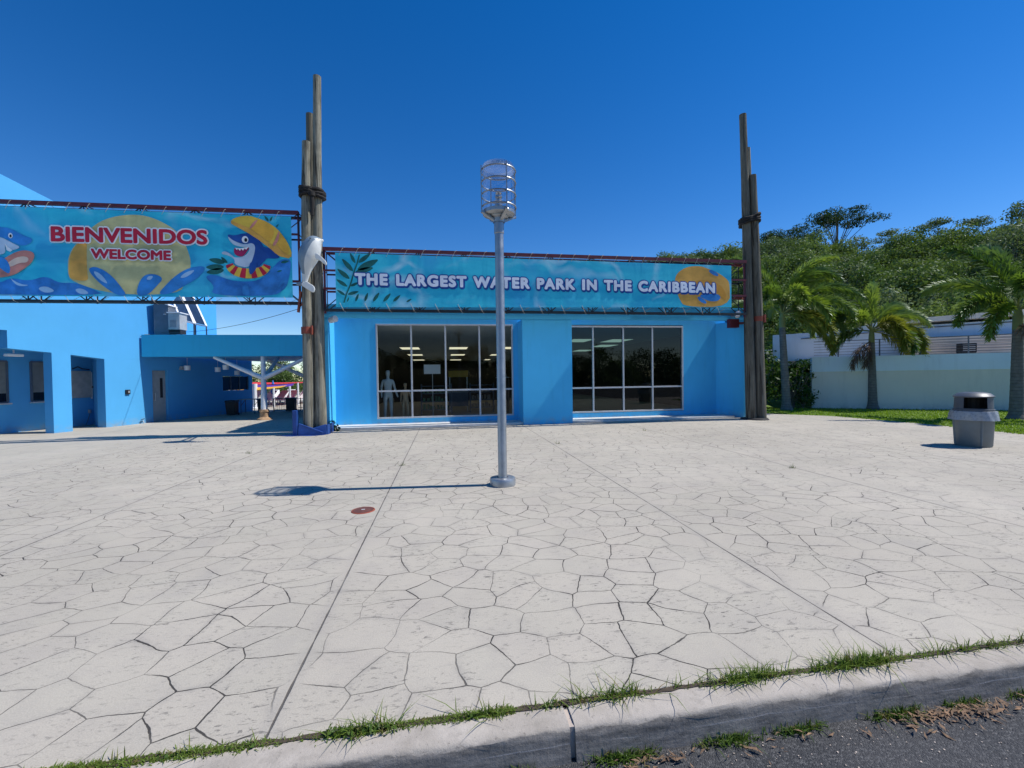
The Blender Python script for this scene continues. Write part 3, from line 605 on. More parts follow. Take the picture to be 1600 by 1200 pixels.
# things under and behind the canopy
def wheel_bin(x, y, h, w, label, mat):
    t = thing('wheelie_bin', label, 'bin', (x, y, 0)); m = MB(); m.prism([(x - w * .42, y - w * .42, .04), (x + w * .42, y - w * .42, .04), (x + w * .5, y - w * .5, h), (x - w * .5, y - w * .5, h)], (0, w * .95, 0)); m.build('body', mat, t, bevel=.02)
    m = MB(); m.prism([(x - w * .54, y - w * .55, h), (x + w * .54, y - w * .55, h), (x + w * .5, y - w * .5, h + .08), (x - w * .5, y - w * .5, h + .08)], (0, w * 1.1, 0)); m.build('lid', mat, t, bevel=.01)
    for k in (-1, 1):
        m = MB(); m.tube([(x + k * w * .4, y + w * .5, .06), (x + k * w * .46, y + w * .5, .06)], .06, 10); m.build('wheel', m_dark, t)
wheel_bin(-9.72, 21.6, .62, .42, 'black bin standing against the shaded wall under the canopy', m_black)
wheel_bin(-7.75, 23.4, .62, .42, 'black bin right of the metal gate behind the canopy', m_black); wheel_bin(-9.05, 23.2, .62, .36, 'narrow black bin between the wall corner and the white column', m_black)
t = thing('folding_table', 'grey folding table standing under the dark window band', 'table', (-9.2, 22.6, 0)); m = MB(); m.box(-9.75, -8.95, 22.2, 22.9, .68, .71); m.build('top', m_ac, t)
for dx in (-9.65, -9.05):
    m = MB(); m.tube([(dx, 22.3, 0), (dx, 22.32, .68)], .015, 6); m.tube([(dx, 22.8, 0), (dx, 22.78, .68)], .015, 6); m.tube([(dx, 22.31, .4), (dx + .2, 22.31, .68)], .012, 6); m.build('leg', m_acd, t)
t = thing('metal_gate', 'low black barred gate behind the white column', 'gate', (-8.35, 23.6, 0))
m = MB(); m.box(-8.68, -8.64, 23.58, 23.62, 0, .68); m.box(-8.08, -8.04, 23.58, 23.62, 0, .68); m.box(-8.64, -8.08, 23.585, 23.615, .63, .67); m.box(-8.64, -8.08, 23.585, 23.615, .06, .1); m.build('frame', m_black, t)
m = MB()
for k in range(6): m.box(-8.57 + k * .085, -8.557 + k * .085, 23.593, 23.607, .1, .63)
m.build('bars', m_black, t)
t = thing('rail_fence', 'thin black rails running right from the gate', 'fence', (-7, 23.6, 0)); m = MB()
for z in (.15, .38, .62): m.box(-7.5, -5.2, 23.59, 23.61, z, z + .025)
m.build('rail', m_black, t)
for x in (-7.4, -6.3, -5.3):
    m = MB(); m.box(x, x + .04, 23.62, 23.66, 0, .68); m.build('post', m_black, t)
def sail(pts, mat, label):
    t = thing('shade_sail', label, 'shade sail', pts[0], 'coloured shade sails over the pool area'); a, b, c, d = [Vector(p) for p in pts]; n = 10; vs = []; fs = []
    for i in range(n + 1):
        for j in range(n + 1):
            u, v = i / n, j / n; p = a.lerp(b, u).lerp(d.lerp(c, u), v); p.z -= .5 * (u * (1 - u) + v * (1 - v)) * .5; vs.append(p)
    for i in range(n):
        for j in range(n): fs.append((i * (n + 1) + j, (i + 1) * (n + 1) + j, (i + 1) * (n + 1) + j + 1, i * (n + 1) + j + 1))
    m = MB(); m.add(vs, fs); m.build('cloth', mat, t, True)
    for p in (a, b): m = MB(); m.tube([(p.x, p.y, 0), p], .06, 8); m.build('mast', m_white, t)
sail([(-13.2, 29, 1.40), (-9.2, 29, 1.42), (-9.0, 33, 1.50), (-13.4, 33, 1.48)], M_plain('red_cloth', (.62, .03, .03), .8), 'red shade sail, topmost of the sails seen through the passage')
sail([(-11.9, 28, 1.18), (-9.35, 28, 1.22), (-9.3, 28.7, 1.38), (-11.8, 28.7, 1.36)], M_plain('purple_cloth', (.10, .03, .30), .8), 'purple shade sail just below the red one')
sail([(-12.0, 27, 1.06), (-9.9, 27, 1.14), (-9.5, 28, 1.28), (-11.9, 28, 1.22)], M_plain('yellow_cloth', (.72, .38, .04), .8), 'yellow shade sail, lowest of the sails through the passage')
for k, (x, y) in enumerate([(-10.6, 26.2), (-11.2, 27.8)]):
    t = thing('white_post', ['slim white post just right of the branching column', 'slim white post behind the branching column base'][k], 'post', (x, y, 0)); m = MB(); m.tube([(x, y, 0), (x, y, 1.4)], .1, 12); m.build('shaft', m_white, t, True); m = MB(); m.lathe((x, y, 0), [(.2, 0), (.2, .06), (.1, .1)], 14); m.build('foot', m_white, t)
t = thing('folded_parasol', 'furled blue parasol among the white loungers', 'parasol', (-11.4, 31, 0)); m = MB(); m.lathe((-11.4, 31, .6), [(.04, 0), (.16, .2), (.1, .7), (.02, 1.0)], 10); m.build('canopy', M_plain('blue_cloth', (.03, .18, .55), .8), t, True); m = MB(); m.tube([(-11.4, 31, 0), (-11.4, 31, .6)], .03, 8); m.build('pole', m_alu, t)
lg = None
for k in range(14):
    x = -12.6 + (k % 7) * .75; y = 30.5 + (k // 7) * 2.2
    if lg is None:
        lg = thing('sun_lounger', 'white sun lounger far behind the gate on the pool deck', 'lounger', (0, 0, 0), 'white loungers on the far pool deck')
        m = MB(); m.box(-.28, .28, -.9, .3, .28, .33); m.build('seat', m_white, lg); m = MB(); m.prism([(-.28, .3, .28), (.28, .3, .28), (.28, .95, .85), (-.28, .95, .85)], (0, .03, .05)); m.build('backrest', m_white, lg)
        for a in (-.25, .2):
            m = MB(); m.box(a, a + .05, -.8, -.75, 0, .28); m.build('leg', m_white, lg); m = MB(); m.box(a, a + .05, .2, .25, 0, .28); m.build('leg', m_white, lg)
        o = lg
    else: o = copy_tree(lg)
    o.location = (x, y, 0); o.rotation_euler = (0, 0, R(rng.uniform(-25, 25)))
# ------------------------------------------------------------------ log pole clusters
def log(mb, base, top, r0, r1, seed):
    rr = random.Random(seed); P = []; rad = []; n = 14
    for i in range(n + 1):
        u = i / n; p = Vector(base).lerp(Vector(top), u); p.x += math.sin(u * 5 + seed) * .018; p.y += math.cos(u * 4 + seed) * .015; P.append(p); rad.append(r0 + (r1 - r0) * u + rr.uniform(-.005, .005))
    mb.tube(P, rad, 20)
def rope_coil(c, pts, z, tilt, turns, r, drop=None):
    m = MB()
    for k in range(turns):
        P = []; n = 44
        for i in range(n + 1):
            a = 2 * math.pi * i / n; ca, sa = math.cos(a), math.sin(a)
            s = max((px - c[0]) * ca + (py - c[1]) * sa + pr for px, py, pr in pts) + r * .8
            P.append((c[0] + ca * s, c[1] + sa * s, z + k * r * 1.55 + tilt * ca * (1 + k * .5) + .02 * math.sin(a * 3 + k * 2) + .012 * math.sin(a * 22)))
        m.tube(P, [r * (1 + .16 * math.sin(i * 2.2)) for i in range(n + 1)], 8)
    if drop:
        for (x, y, l) in drop: m.tube([(x, y, z + .05), (x + .02, y - .02, z - l * .5), (x - .01, y, z - l)], [r, r * 1.15, r * .9], 8); m.lathe((x, y, z - .02), [(0, -.1), (.1, -.05), (.1, .05), (0, .1)], 10)
    return m
lp = thing('log_pole_cluster', 'left cluster of three tall weathered log poles with a blue painted foot', 'pole', (-3.85, 13.45, 0))
A = MB(); log(A, (-3.98, 13.38, 0), (-3.86, 13.40, 8.5), .165, .122, 1); A.build('pole', m_woodA, lp, True)
A = MB(); log(A, (-3.66, 13.44, 0), (-3.565, 13.46, 10.46), .160, .108, 2); A.build('pole', m_woodA, lp, True)
A = MB(); log(A, (-3.98, 13.74, 0), (-3.86, 13.72, 9.5), .16, .112, 3); A.build('pole', m_woodB, lp, True)
rope_coil((-3.74, 13.5), [(-3.88, 13.4, .13), (-3.6, 13.46, .125), (-3.87, 13.72, .125)], 6.95, -.02, 3, .055, [(-3.70, 13.22, .62)]).build('rope_lashing', m_rope, lp, True)
m = MB(); m.lathe((-3.94, 13.385, 2.93), [(.170, 0), (.176, .0), (.176, .20), (.170, .20)], 24); m.box(-3.80, -3.76, 13.18, 13.26, 2.9, 3.16); m.build('steel_collar', m_rust, lp)
m = MB(); m.bar((-4.16, 13.3, 3.55), (-4.08, 13.3, 4.15), .10, .05); m.bar((-4.08, 13.3, 3.75), (-3.92, 13.3, 3.9), .05); m.build('bracket', m_rust, lp)
m = MB(); m.prism([(-4.20, 13.14, 0), (-3.42, 13.14, 0), (-3.44, 13.17, .30), (-3.8, 13.17, .20), (-4.18, 13.17, .34)], (0, .04, 0)); m.box(-3.44, -3.40, 13.2, 13.95, 0, .28); m.box(-4.34, -4.22, 13.14, 13.3, 0, .72); m.bar((-4.15, 13.10, .33), (-3.5, 13.10, .06), .05); m.build('foot_plate', m_paintblue, lp, bevel=.008)
rp = thing('log_pole_cluster', 'right cluster of three weathered log poles leaning beside the shop corner', 'pole', (10.65, 13.5, 0))
A = MB(); log(A, (10.45, 13.44, 0), (10.17, 13.44, 10.4), .165, .112, 5); A.build('pole', m_woodB, rp, True)
A = MB(); log(A, (10.80, 13.40, 0), (10.50, 13.40, 8.35), .165, .118, 6); A.build('pole', m_woodB, rp, True)
A = MB(); log(A, (10.78, 13.74, 0), (10.56, 13.74, 9.45), .165, .110, 7); A.build('pole', m_woodA, rp, True)
rope_coil((10.42, 13.5), [(10.27, 13.44, .13), (10.55, 13.4, .125), (10.62, 13.74, .125)], 6.78, .05, 3, .05).build('rope_lashing', m_rope, rp, True)
m = MB(); m.lathe((10.70, 13.40, 3.38), [(.148, 0), (.155, 0), (.155, .17), (.148, .17)], 24); m.box(10.80, 10.86, 13.24, 13.34, 3.33, 3.6); m.build('steel_collar', m_rust, rp)
m = MB(); m.lathe((10.63, 13.5, 0), [(0, 0), (.46, 0), (.42, .05), (0, .07)], 14, wob=lambda i, a: .08 * math.sin(3 * a)); m.build('foot_mound', m_dark, rp, True)

# ------------------------------------------------------------------ banner trusses
def truss(name, label, x0, x1, zt, zs, zb, y, ypost=None):
    """two light joists, one above the other, each of two chords with V webs, tied by back chords"""
    t = thing(name, label, 'truss', ((x0 + x1) / 2, y, zb)); yb = y + .38
    def chord(nm, za, zb_, yy, w, mat):
        m = MB(); m.bar((x0, yy, za), (x1, yy, zb_), w); return m.build(nm, mat, t)
    dzr = zs
    for nm, z, yy, w, mat in [('top_chord', zt, y, .095, m_red), ('chord', zt - .62, y, .05, m_red), ('chord', zb + .62, y, .06, m_red), ('bottom_chord', zb, y, .065, m_black),
                              ('back_chord', zt - .02, yb, .07, m_red), ('back_chord', zt - .66, yb, .045, m_black), ('back_chord', zb + .60, yb, .05, m_red), ('back_chord', zb + .03, yb, .05, m_black)]:
        chord(nm, z, z + dzr, yy, w, mat)
    n = int(round((x1 - x0) / 1.31)); st = (x1 - x0) / n
    for yy in (y + .001, yb - .001):
        for (lo, hi, flip) in ((zb + .02, zb + .60, False), (zt - .60, zt - .02, True)):
            m = MB()
            for i in range(n + 1):
                x = x0 + i * st; f = dzr * i / n
                m.bar((x, yy, lo + f), (x, yy, hi + f), .022)
                if i < n:
                    a, b = (lo, hi) if not flip else (hi, lo)
                    m.bar((x, yy, a + f), (x + st * .5, yy, b + f), .022); m.bar((x + st * .5, yy, b + f), (x + st, yy, a + f), .022)
            m.build('web', m_black, t)
    for i in range(n + 1):
        x = x0 + i * st; m = MB()
        for z in (zt, zt - .62, zb + .62, zb): m.bar((x, y, z + dzr * i / n), (x, yb, z + dzr * i / n), .02)
        m.bar((x, yb + .003, zb + dzr * i / n), (x, yb + .003, zt + dzr * i / n), .018); m.build('cross_tie', m_black, t)
    for x in (x0 + .02, x1 - .02):
        f = dzr * (x - x0) / (x1 - x0); m = MB(); m.bar((x, y + .05, zb + f - .1), (x, y + .05, zt + f + .05), .05); m.build('end_post', m_red, t)
    return t
tl = truss('banner_truss', 'dark red steel truss carrying the welcome banner left of the poles', -13.6, -4.1, 6.38, .03, 3.79, 13.30)
tr = truss('banner_truss', 'dark red steel truss carrying the long banner above the shop', -3.45, 10.15, 5.40, -.02, 3.63, 13.30)
m = MB(); m.bar((10.93, 13.85, 3.9), (10.93, 13.85, 5.4), .10); m.bar((9.9, 13.55, 5.34), (10.95, 13.85, 5.34), .08); m.bar((9.9, 13.55, 4.2), (10.95, 13.85, 4.2), .07); m.build('support_angle', m_rust, tr)
m = MB(); m.box(9.95, 10.3, 13.85, 14.03, 3.22, 3.52); m.bar((10.3, 13.9, 3.37), (10.6, 13.6, 3.37), .08); m.build('wall_bracket', m_red, tr)

# ------------------------------------------------------------------ banners and their printing
YB = 13.235
def flat(name, parent, poly, layer, mat, it=2):
    p = smooth_poly(poly, it) if it else poly; y = YB - .0025 * layer
    bm = bmesh.new(); vs = [bm.verts.new((x, y, z)) for x, z in p]; es = [bm.edges.new((vs[i], vs[(i + 1) % len(vs)])) for i in range(len(vs))]
    bmesh.ops.triangle_fill(bm, use_beauty=True, use_dissolve=False, edges=es)
    for f in bm.faces:
        f.normal_update()
        if f.normal.y > 0: f.normal_flip()
    off = wloc(parent); bmesh.ops.translate(bm, verts=bm.verts, vec=-off)
    me = bpy.data.meshes.new(name); bm.to_mesh(me); bm.free(); me.materials.append(mat); return link_mesh(name, me, parent)
def flats(name, parent, polys, layer, mat, it=2):
    o0 = None
    bm = bmesh.new(); off = wloc(parent)
    for poly in polys:
        p = smooth_poly(poly, it) if it else poly
        vs = [bm.verts.new((x - off.x, YB - .0025 * layer - off.y, z - off.z)) for x, z in p]
        try: bmesh.ops.triangle_fill(bm, use_beauty=True, edges=[bm.edges.new((vs[i], vs[(i + 1) % len(vs)])) for i in range(len(vs))])
        except Exception: pass
    for f in bm.faces:
        f.normal_update()
        if f.normal.y > 0: f.normal_flip()
    me = bpy.data.meshes.new(name); bm.to_mesh(me); bm.free(); me.materials.append(mat); return link_mesh(name, me, parent)
def leaf_poly(a, b, w=.16):
    a, b = Vector(a), Vector(b); d = b - a; n = Vector((-d.y, d.x)) * w
    return [tuple(a), tuple(a + d * .3 + n), tuple(a + d * .65 + n * .9), tuple(b), tuple(a + d * .65 - n * .9), tuple(a + d * .3 - n)]
def ell(c, rx, rz, n=20): return [(c[0] + rx * math.cos(2 * math.pi * i / n), c[1] + rz * math.sin(2 * math.pi * i / n)) for i in range(n)]
def lettering(parent, body, x0, x1, z0, z1, layers, slope=0.0, space=1.0, wspace=1.0):
    """flat printed words; each layer is (name, material, stroke growth in metres, layer, dx, dz); one mesh per word"""
    cu = bpy.data.curves.new('t', 'FONT'); cu.body = body; cu.size = 1; cu.offset = 0; cu.space_character = space; cu.space_word = wspace; cu.resolution_u = 4
    o = bpy.data.objects.new('t', cu); COL.objects.link(o); dg = bpy.context.evaluated_depsgraph_get()
    me = bpy.data.meshes.new_from_object(o.evaluated_get(dg)); bpy.data.objects.remove(o); bpy.data.curves.remove(cu)
    bm = bmesh.new(); bm.from_mesh(me); bm.verts.ensure_lookup_table(); seen = set(); isl = []
    for v in bm.verts:
        if v.index in seen: continue
        st = [v]; seen.add(v.index); cur = []
        while st:
            w = st.pop(); cur.append(w.index)
            for e in w.link_edges:
                u = e.other_vert(w)
                if u.index not in seen: seen.add(u.index); st.append(u)
        isl.append(cur)
    co = np.array([v.co[:] for v in bm.verts]); faces = [[v.index for v in f.verts] for f in bm.faces]; bm.free(); bpy.data.meshes.remove(me)
    isl.sort(key=lambda c: co[c, 0].mean()); mn, mx = co.min(0), co.max(0); pl = wloc(parent); k = 0
    u = (co[:, 0] - mn[0]) / (mx[0] - mn[0]); v = (co[:, 1] - mn[1]) / (mx[1] - mn[1])
    PX = x0 + u * (x1 - x0); PZ = z0 + v * (z1 - z0) + slope * u
    for word in body.split(' '):
        ids = [i for c in isl[k:k + len(word)] for i in c]; k += len(word); rem = {i: n for n, i in enumerate(ids)}; fw_ = [[rem[i] for i in f] for f in faces if f[0] in rem]
        for nm, mat, g, layer, dx, dz in layers:
            m = MB(); offs = [(0, 0)] + [(g * math.cos(2 * math.pi * q / 10), g * math.sin(2 * math.pi * q / 10)) for q in range(10)]
            for q, (ox, oz) in enumerate(offs):
                y = YB - .0025 * layer - .0002 * q; m.add([(PX[i] + dx + ox, y, PZ[i] + dz + oz) for i in ids], fw_)
            m.build(nm, mat, parent)
m_ban = M_banner()
def banner(label, x0, x1, zb0, zt0, zb1, zt1):
    n = 60; vs = []; fs = []
    for i in range(n + 1):
        u = i / n; x = x0 + (x1 - x0) * u; vs += [(x, YB, zb0 + (zb1 - zb0) * u), (x, YB, zt0 + (zt1 - zt0) * u)]
    for i in range(n): fs.append((2 * i, 2 * i + 2, 2 * i + 3, 2 * i + 1))
    vs2 = [(v[0], v[1] + .003, v[2]) for v in vs]
    m = MB(); m.add(vs, fs); m.add(vs2, fs)
    t = thing('banner', label, 'banner', ((x0 + x1) / 2, YB, zb0)); m.build('vinyl_sheet', m_ban, t); return t
def lacing(parent, x0, x1, zt, zc, up=True, step=.46, y=13.24):
    m = MB(); x = x0; k = 0
    while x < x1 - .1:
        s = 1 if up else -1
        m.tube([(x, y - .004, zt - s * .05), (x + .1, 13.235, zc + s * .01), (x + .16, 13.29, zc + s * .065), (x + .05, 13.37, zc), (x + step * .5, y + .06, zt)], 0.0055, 5, cap=False); x += step * rng.uniform(.9, 1.1)
    m.build('lacing_cord', m_cord, parent)
bl = banner('welcome banner with cartoon sharks and a setting sun, left of the log poles', -13.3, -4.28, 3.90, 6.24, 3.96, 6.27)
lacing(bl, -13.2, -4.3, 6.24, 6.38); lacing(bl, -13.1, -4.3, 3.93, 3.80, False, .66)
pr = lambda n, c, v=.14: M_print(n, c, v)
k_sun = pr('print_pale_sun', (.55, .52, .25), .2); k_or = pr('print_orange', (.68, .36, .07), .2); k_bl = pr('print_blue', (.04, .16, .52), .25); k_dk = pr('print_navy', (.012, .075, .32), .2); k_lb = pr('print_light_blue', (.30, .50, .72))
k_red = pr('print_red', (.48, .015, .045)); k_wh = pr('print_white', (.78, .80, .82), .05); k_yel = pr('print_yellow', (.72, .48, .06)); k_bk = pr('print_black', (.01, .01, .02)); k_gr = pr('print_green', (.012, .12, .11), .4); k_gy = pr('print_pale_grey', (.45, .56, .68)); k_pk = pr('print_salmon', (.58, .22, .17), .3); k_dr = pr('print_dark_red', (.32, .015, .09)); k_mid = pr('print_mid_blue', (.03, .22, .58), .3)
ART = {
'sun':[(-9.91,4.53),(-9.87,5.06),(-9.6,5.44),(-9.21,5.88),(-8.83,6.07),(-8.39,6.16),(-7.96,6.14),(-7.52,5.95),(-7.17,5.69),(-6.98,5.25),(-6.89,4.81),(-7.06,4.37),(-7.22,4.01),(-8.88,3.98),(-9.82,4.31)],
'sun_side':[(-9.89,4.53),(-9.84,5.06),(-9.61,5.39),(-9.42,5.45),(-9.45,4.96),(-9.44,4.54),(-9.42,4.32),(-9.82,4.36)],
'drop1':[(-9.44,4.64),(-9.29,4.73),(-9.06,4.65),(-8.82,4.44),(-8.64,4.18),(-8.5,3.95),(-8.74,3.95),(-9.16,4.27)],
'drop2':[(-8.2,4.35),(-8.05,4.54),(-7.8,4.56),(-7.6,4.44),(-7.76,4.25),(-8.01,3.96),(-8.3,3.95)],
'drop3':[(-7.56,4.25),(-7.3,4.53),(-6.95,4.76),(-6.49,4.82),(-6.7,4.49),(-7.06,4.26),(-7.47,4.0),(-7.76,4.0)],
'waveL':[(-11.47,4.23),(-11.2,4.39),(-10.79,4.3),(-10.42,4.46),(-10.1,4.26),(-9.73,4.29),(-9.31,4.11),(-8.98,3.94),(-11.48,3.9)],
'shark':[(-5.96,5.71),(-5.79,5.67),(-5.57,5.74),(-5.38,5.76),(-5.19,5.68),(-5.08,5.5),(-5.03,5.38),(-4.87,5.36),(-4.7,5.21),(-4.58,5.08),(-4.78,5.05),(-4.94,5.07),(-5.04,4.94),(-5.17,4.81),(-5.26,4.68),(-5.36,4.57),(-5.41,4.62),(-5.4,4.83),(-5.35,4.93),(-5.25,5.24),(-5.25,5.42),(-5.34,5.49),(-5.48,5.44),(-5.67,5.48),(-5.84,5.55),(-5.94,5.63)],
'belly':[(-5.95,5.66),(-5.84,5.55),(-5.67,5.47),(-5.48,5.43),(-5.33,5.49),(-5.24,5.41),(-5.26,5.22),(-5.35,4.93),(-5.43,4.8),(-5.59,4.8),(-5.8,4.87),(-5.78,5.02),(-5.96,5.12),(-6.13,5.15),(-6.09,5.22),(-5.98,5.22),(-5.85,5.12),(-5.78,5.05),(-5.59,5.08),(-5.44,5.18),(-5.37,5.37),(-5.58,5.36),(-5.79,5.4),(-5.91,5.53)],
'mouth':[(-5.79,5.35),(-5.63,5.31),(-5.39,5.38),(-5.45,5.24),(-5.56,5.1),(-5.68,5.09),(-5.8,5.17)],
'teeth':[(-5.77,5.33),(-5.72,5.27),(-5.69,5.31),(-5.64,5.25),(-5.61,5.31),(-5.56,5.26),(-5.52,5.32),(-5.48,5.29),(-5.41,5.37),(-5.62,5.32)],
'eye':[(-5.5,5.57)],
'umb':[(-5.86,6.1),(-5.66,6.21),(-5.37,6.25),(-5.18,6.19),(-4.92,6.1),(-4.64,5.9),(-4.45,5.65),(-4.33,5.42),(-4.26,5.17),(-4.39,5.09),(-4.63,5.16),(-4.82,5.41),(-5.1,5.63),(-5.38,5.82),(-5.62,5.87),(-5.85,6.0)],
'rim':[(-5.86,6.09),(-5.61,5.98),(-5.38,5.9),(-5.1,5.71),(-4.79,5.44),(-4.67,5.49),(-4.53,5.26),(-4.31,5.13),(-4.39,5.08),(-4.61,5.12),(-4.87,5.36),(-5.15,5.58),(-5.48,5.78),(-5.62,5.87),(-5.85,6.0)],
'rib':[(-5.38,5.9),(-5.28,6.06),(-5.14,6.17),(-5.19,6.06),(-5.26,5.96),(-5.34,5.88)],
'rib2':[(-4.79,5.44),(-4.69,5.62),(-4.61,5.85),(-4.58,5.8),(-4.62,5.57),(-4.72,5.41)],
'buoy_o':[(-5.43,4.8),(-4.85,4.82),(-5.44,4.5)],
'buoy_i':[(-5.43,4.87),(-5.05,4.88),(-5.43,4.76)],
'waveR':[(-6.58,4.5),(-6.39,4.58),(-6.14,4.51),(-5.86,4.41),(-5.46,4.39),(-5.13,4.45),(-4.78,4.82),(-4.58,5.05),(-4.32,5.06),(-4.3,4.86),(-4.38,4.47),(-4.43,4.28),(-4.55,4.15),(-4.8,3.99),(-6.45,3.99),(-6.31,4.25)],
'waveR2':[(-4.72,4.12),(-4.6,4.41),(-4.45,4.57),(-4.37,4.44),(-4.46,4.23),(-4.58,4.2),(-4.48,4.39),(-4.55,4.36)],
'waveR3':[(-5.61,4.01),(-5.61,4.26),(-5.51,4.34),(-5.44,4.26),(-5.42,4.01)],
'leafL0':[(-6.04,4.79),(-6.57,4.77)],
'leafL1':[(-6.04,4.71),(-6.56,4.62)],
'leafL2':[(-6.01,4.91),(-6.48,5.0)],
'leafL3':[(-5.97,4.89),(-6.15,5.08)],
'leafL4':[(-4.85,6.1),(-4.77,6.26)],
'leafL5':[(-4.87,6.1),(-4.99,6.27)],
'leafL6':[(-4.68,5.95),(-4.61,6.05)],
'leafL7':[(-4.59,4.95),(-4.34,5.01)],
'leafL8':[(-4.69,4.69),(-4.54,4.73)],
'lhead':[(-11.68,5.78),(-11.43,5.7),(-11.17,5.68),(-10.89,5.49),(-10.66,5.42),(-10.73,5.29),(-10.9,5.21),(-11.12,5.3),(-11.31,5.42),(-11.44,5.44),(-11.69,5.48)],
'lface':[(-11.69,5.48),(-11.44,5.44),(-11.31,5.4),(-11.12,5.28),(-10.93,5.18),(-11.19,5.08),(-11.25,5.17),(-11.31,5.26),(-11.29,5.02),(-11.45,4.97),(-11.71,4.96)],
'lteeth':[(-11.3,5.27),(-11.25,5.19),(-11.14,5.1),(-11.19,5.06),(-11.27,5.1)],
'leye':[(-11.17,5.48)],
'board':[(-11.17,5.0),(-10.93,5.11),(-10.71,5.09),(-10.63,4.99),(-10.7,4.79),(-10.9,4.61),(-11.12,4.45),(-11.47,4.37),(-11.73,4.36),(-11.72,4.71),(-11.46,4.77)],
'board2':[(-11.13,4.88),(-10.91,4.96),(-10.76,4.91),(-10.81,4.78),(-10.98,4.78),(-11.16,4.67),(-11.37,4.64)],
'flip':[(-11.71,5.01),(-11.45,4.94),(-11.28,4.87),(-11.19,4.67),(-11.21,4.47),(-11.33,4.54),(-11.46,4.67),(-11.72,4.71)],
'swoosh':[(-11.23,4.4),(-11.13,4.3),(-10.95,4.21),(-10.78,4.2),(-10.96,4.16),(-11.11,4.21)],
't1':[(-10.26,5.74),(-10.27,5.34)],
't1r':[(-6.44,5.77),(-6.45,5.37)],
't2':[(-9.35,5.19),(-9.34,4.91),(-7.36,5.2),(-7.37,4.91)],
'leafR0':[(-2.54,4.97),(-2.69,5.3)],
'leafR1':[(-2.59,4.73),(-2.93,5.13)],
'leafR2':[(-2.69,4.51),(-3.07,4.83)],
'leafR3':[(-2.76,4.29),(-3.1,4.52)],
'leafR4':[(-2.83,4.04),(-3.08,4.21)],
'leafR5':[(-2.47,4.99),(-2.09,5.3)],
'leafR6':[(-2.52,4.78),(-1.85,5.13)],
'leafR7':[(-2.59,4.7),(-2.0,4.88)],
'leafR8':[(-2.71,4.31),(-2.43,4.44)],
'leafR9':[(-2.79,4.07),(-2.44,4.17)],
'leafR10':[(-2.79,3.85),(-2.74,4.0)],
'leafR11':[(-2.56,3.86),(-2.46,4.12)],
'leafR12':[(-2.3,3.86),(-2.2,4.15)],
'leafR13':[(-2.07,3.86),(-1.87,4.16)],
'leafR14':[(-1.78,3.86),(-1.54,4.14)],
'leafR15':[(-1.5,3.87),(-1.26,4.09)],
'leafR16':[(-1.11,3.87),(-0.94,3.97)],
'stem':[(-2.88,3.83),(-2.81,4.07),(-2.69,4.36),(-2.59,4.7),(-2.49,4.99),(-2.42,5.24)],
'float':[(7.51,4.74),(7.63,4.96),(7.96,5.15),(8.43,5.19),(8.73,5.09),(9.03,4.99),(9.36,4.8),(9.5,4.64),(9.5,3.84),(7.86,3.82),(7.68,4.06),(7.55,4.39)],
'ring':[(8.13,4.34),(8.07,4.56),(8.31,4.72),(8.73,4.73),(9.15,4.58),(9.36,4.31),(9.36,4.03),(9.21,4.13),(9.03,4.36),(8.67,4.51),(8.37,4.48)],
'hole':[(8.33,4.22),(8.78,4.27),(9.05,4.27),(9.18,4.14),(9.02,4.01),(8.66,4.03)],
'h1':[(8.7,5.04),(8.85,5.07),(9.09,4.93),(9.06,4.84),(8.85,4.91)],
'h2':[(8.3,4.15),(8.42,4.17),(8.66,3.99),(8.6,3.92),(8.39,4.01)],
'txt':[(-2.57,4.68),(-2.58,4.36),(8.94,4.61),(8.94,4.28)],

}
flat('sun_print', bl, ART['sun'], 1, k_sun); flat('sun_shade_print', bl, ART['sun_side'], 2, k_or)
wl_ = [(-13.25, 3.95), (-13.25, 4.4), (-12.6, 4.55), (-12.0, 4.3)] + ART['waveL'][:-1]
flats('wave_print', bl, [wl_, ART['waveR']], 3, pr('print_wave_blue', (.03, .20, .56), .35)); flats('splash_print', bl, [ART['drop1'], ART['drop2'], ART['drop3']], 4, k_mid)
flats('splash_glint_print', bl, [leaf_poly((-9.30, 4.62), (-8.95, 4.25), .12), leaf_poly((-8.02, 4.40), (-7.85, 4.50), .25), leaf_poly((-7.2, 4.45), (-6.8, 4.7), .12), leaf_poly((-10.6, 4.12), (-10.2, 4.05), .2), leaf_poly((-9.75, 4.1), (-9.4, 4.0), .2)], 5, k_lb)
flats('palm_leaf_print', bl, [leaf_poly(*ART['leafL%d' % i]) for i in range(9)], 4, k_gr)
flats('wave_curl_print', bl, [ART['waveR2'], ART['waveR3']], 5, k_mid); flat('shark_print', bl, ART['shark'], 6, k_dk); flat('shark_belly_print', bl, ART['belly'], 7, k_gy); flat('shark_mouth_print', bl, ART['mouth'], 8, k_dr, 1)
flat('shark_teeth_print', bl, ART['teeth'], 9, k_wh, 0); flat('shark_eye_print', bl, ell(ART['eye'][0], .085, .10), 9, k_wh, 0); flat('shark_pupil_print', bl, ell((ART['eye'][0][0] + .02, ART['eye'][0][1] - .01), .04, .055), 10, k_bk, 0)
flat('parasol_print', bl, ART['umb'], 9, k_yel, 1); up_p = [(-5.86, 6.09), (-5.61, 5.99), (-5.38, 5.90), (-5.10, 5.71), (-4.92, 5.56), (-4.79, 5.44), (-4.66, 5.46), (-4.53, 5.28), (-4.42, 5.19), (-4.27, 5.15)]
lo_p = [(-5.85, 6.00), (-5.62, 5.87), (-5.44, 5.77), (-5.15, 5.58), (-4.99, 5.45), (-4.87, 5.36), (-4.70, 5.20), (-4.58, 5.12), (-4.47, 5.10), (-4.36, 5.075)]
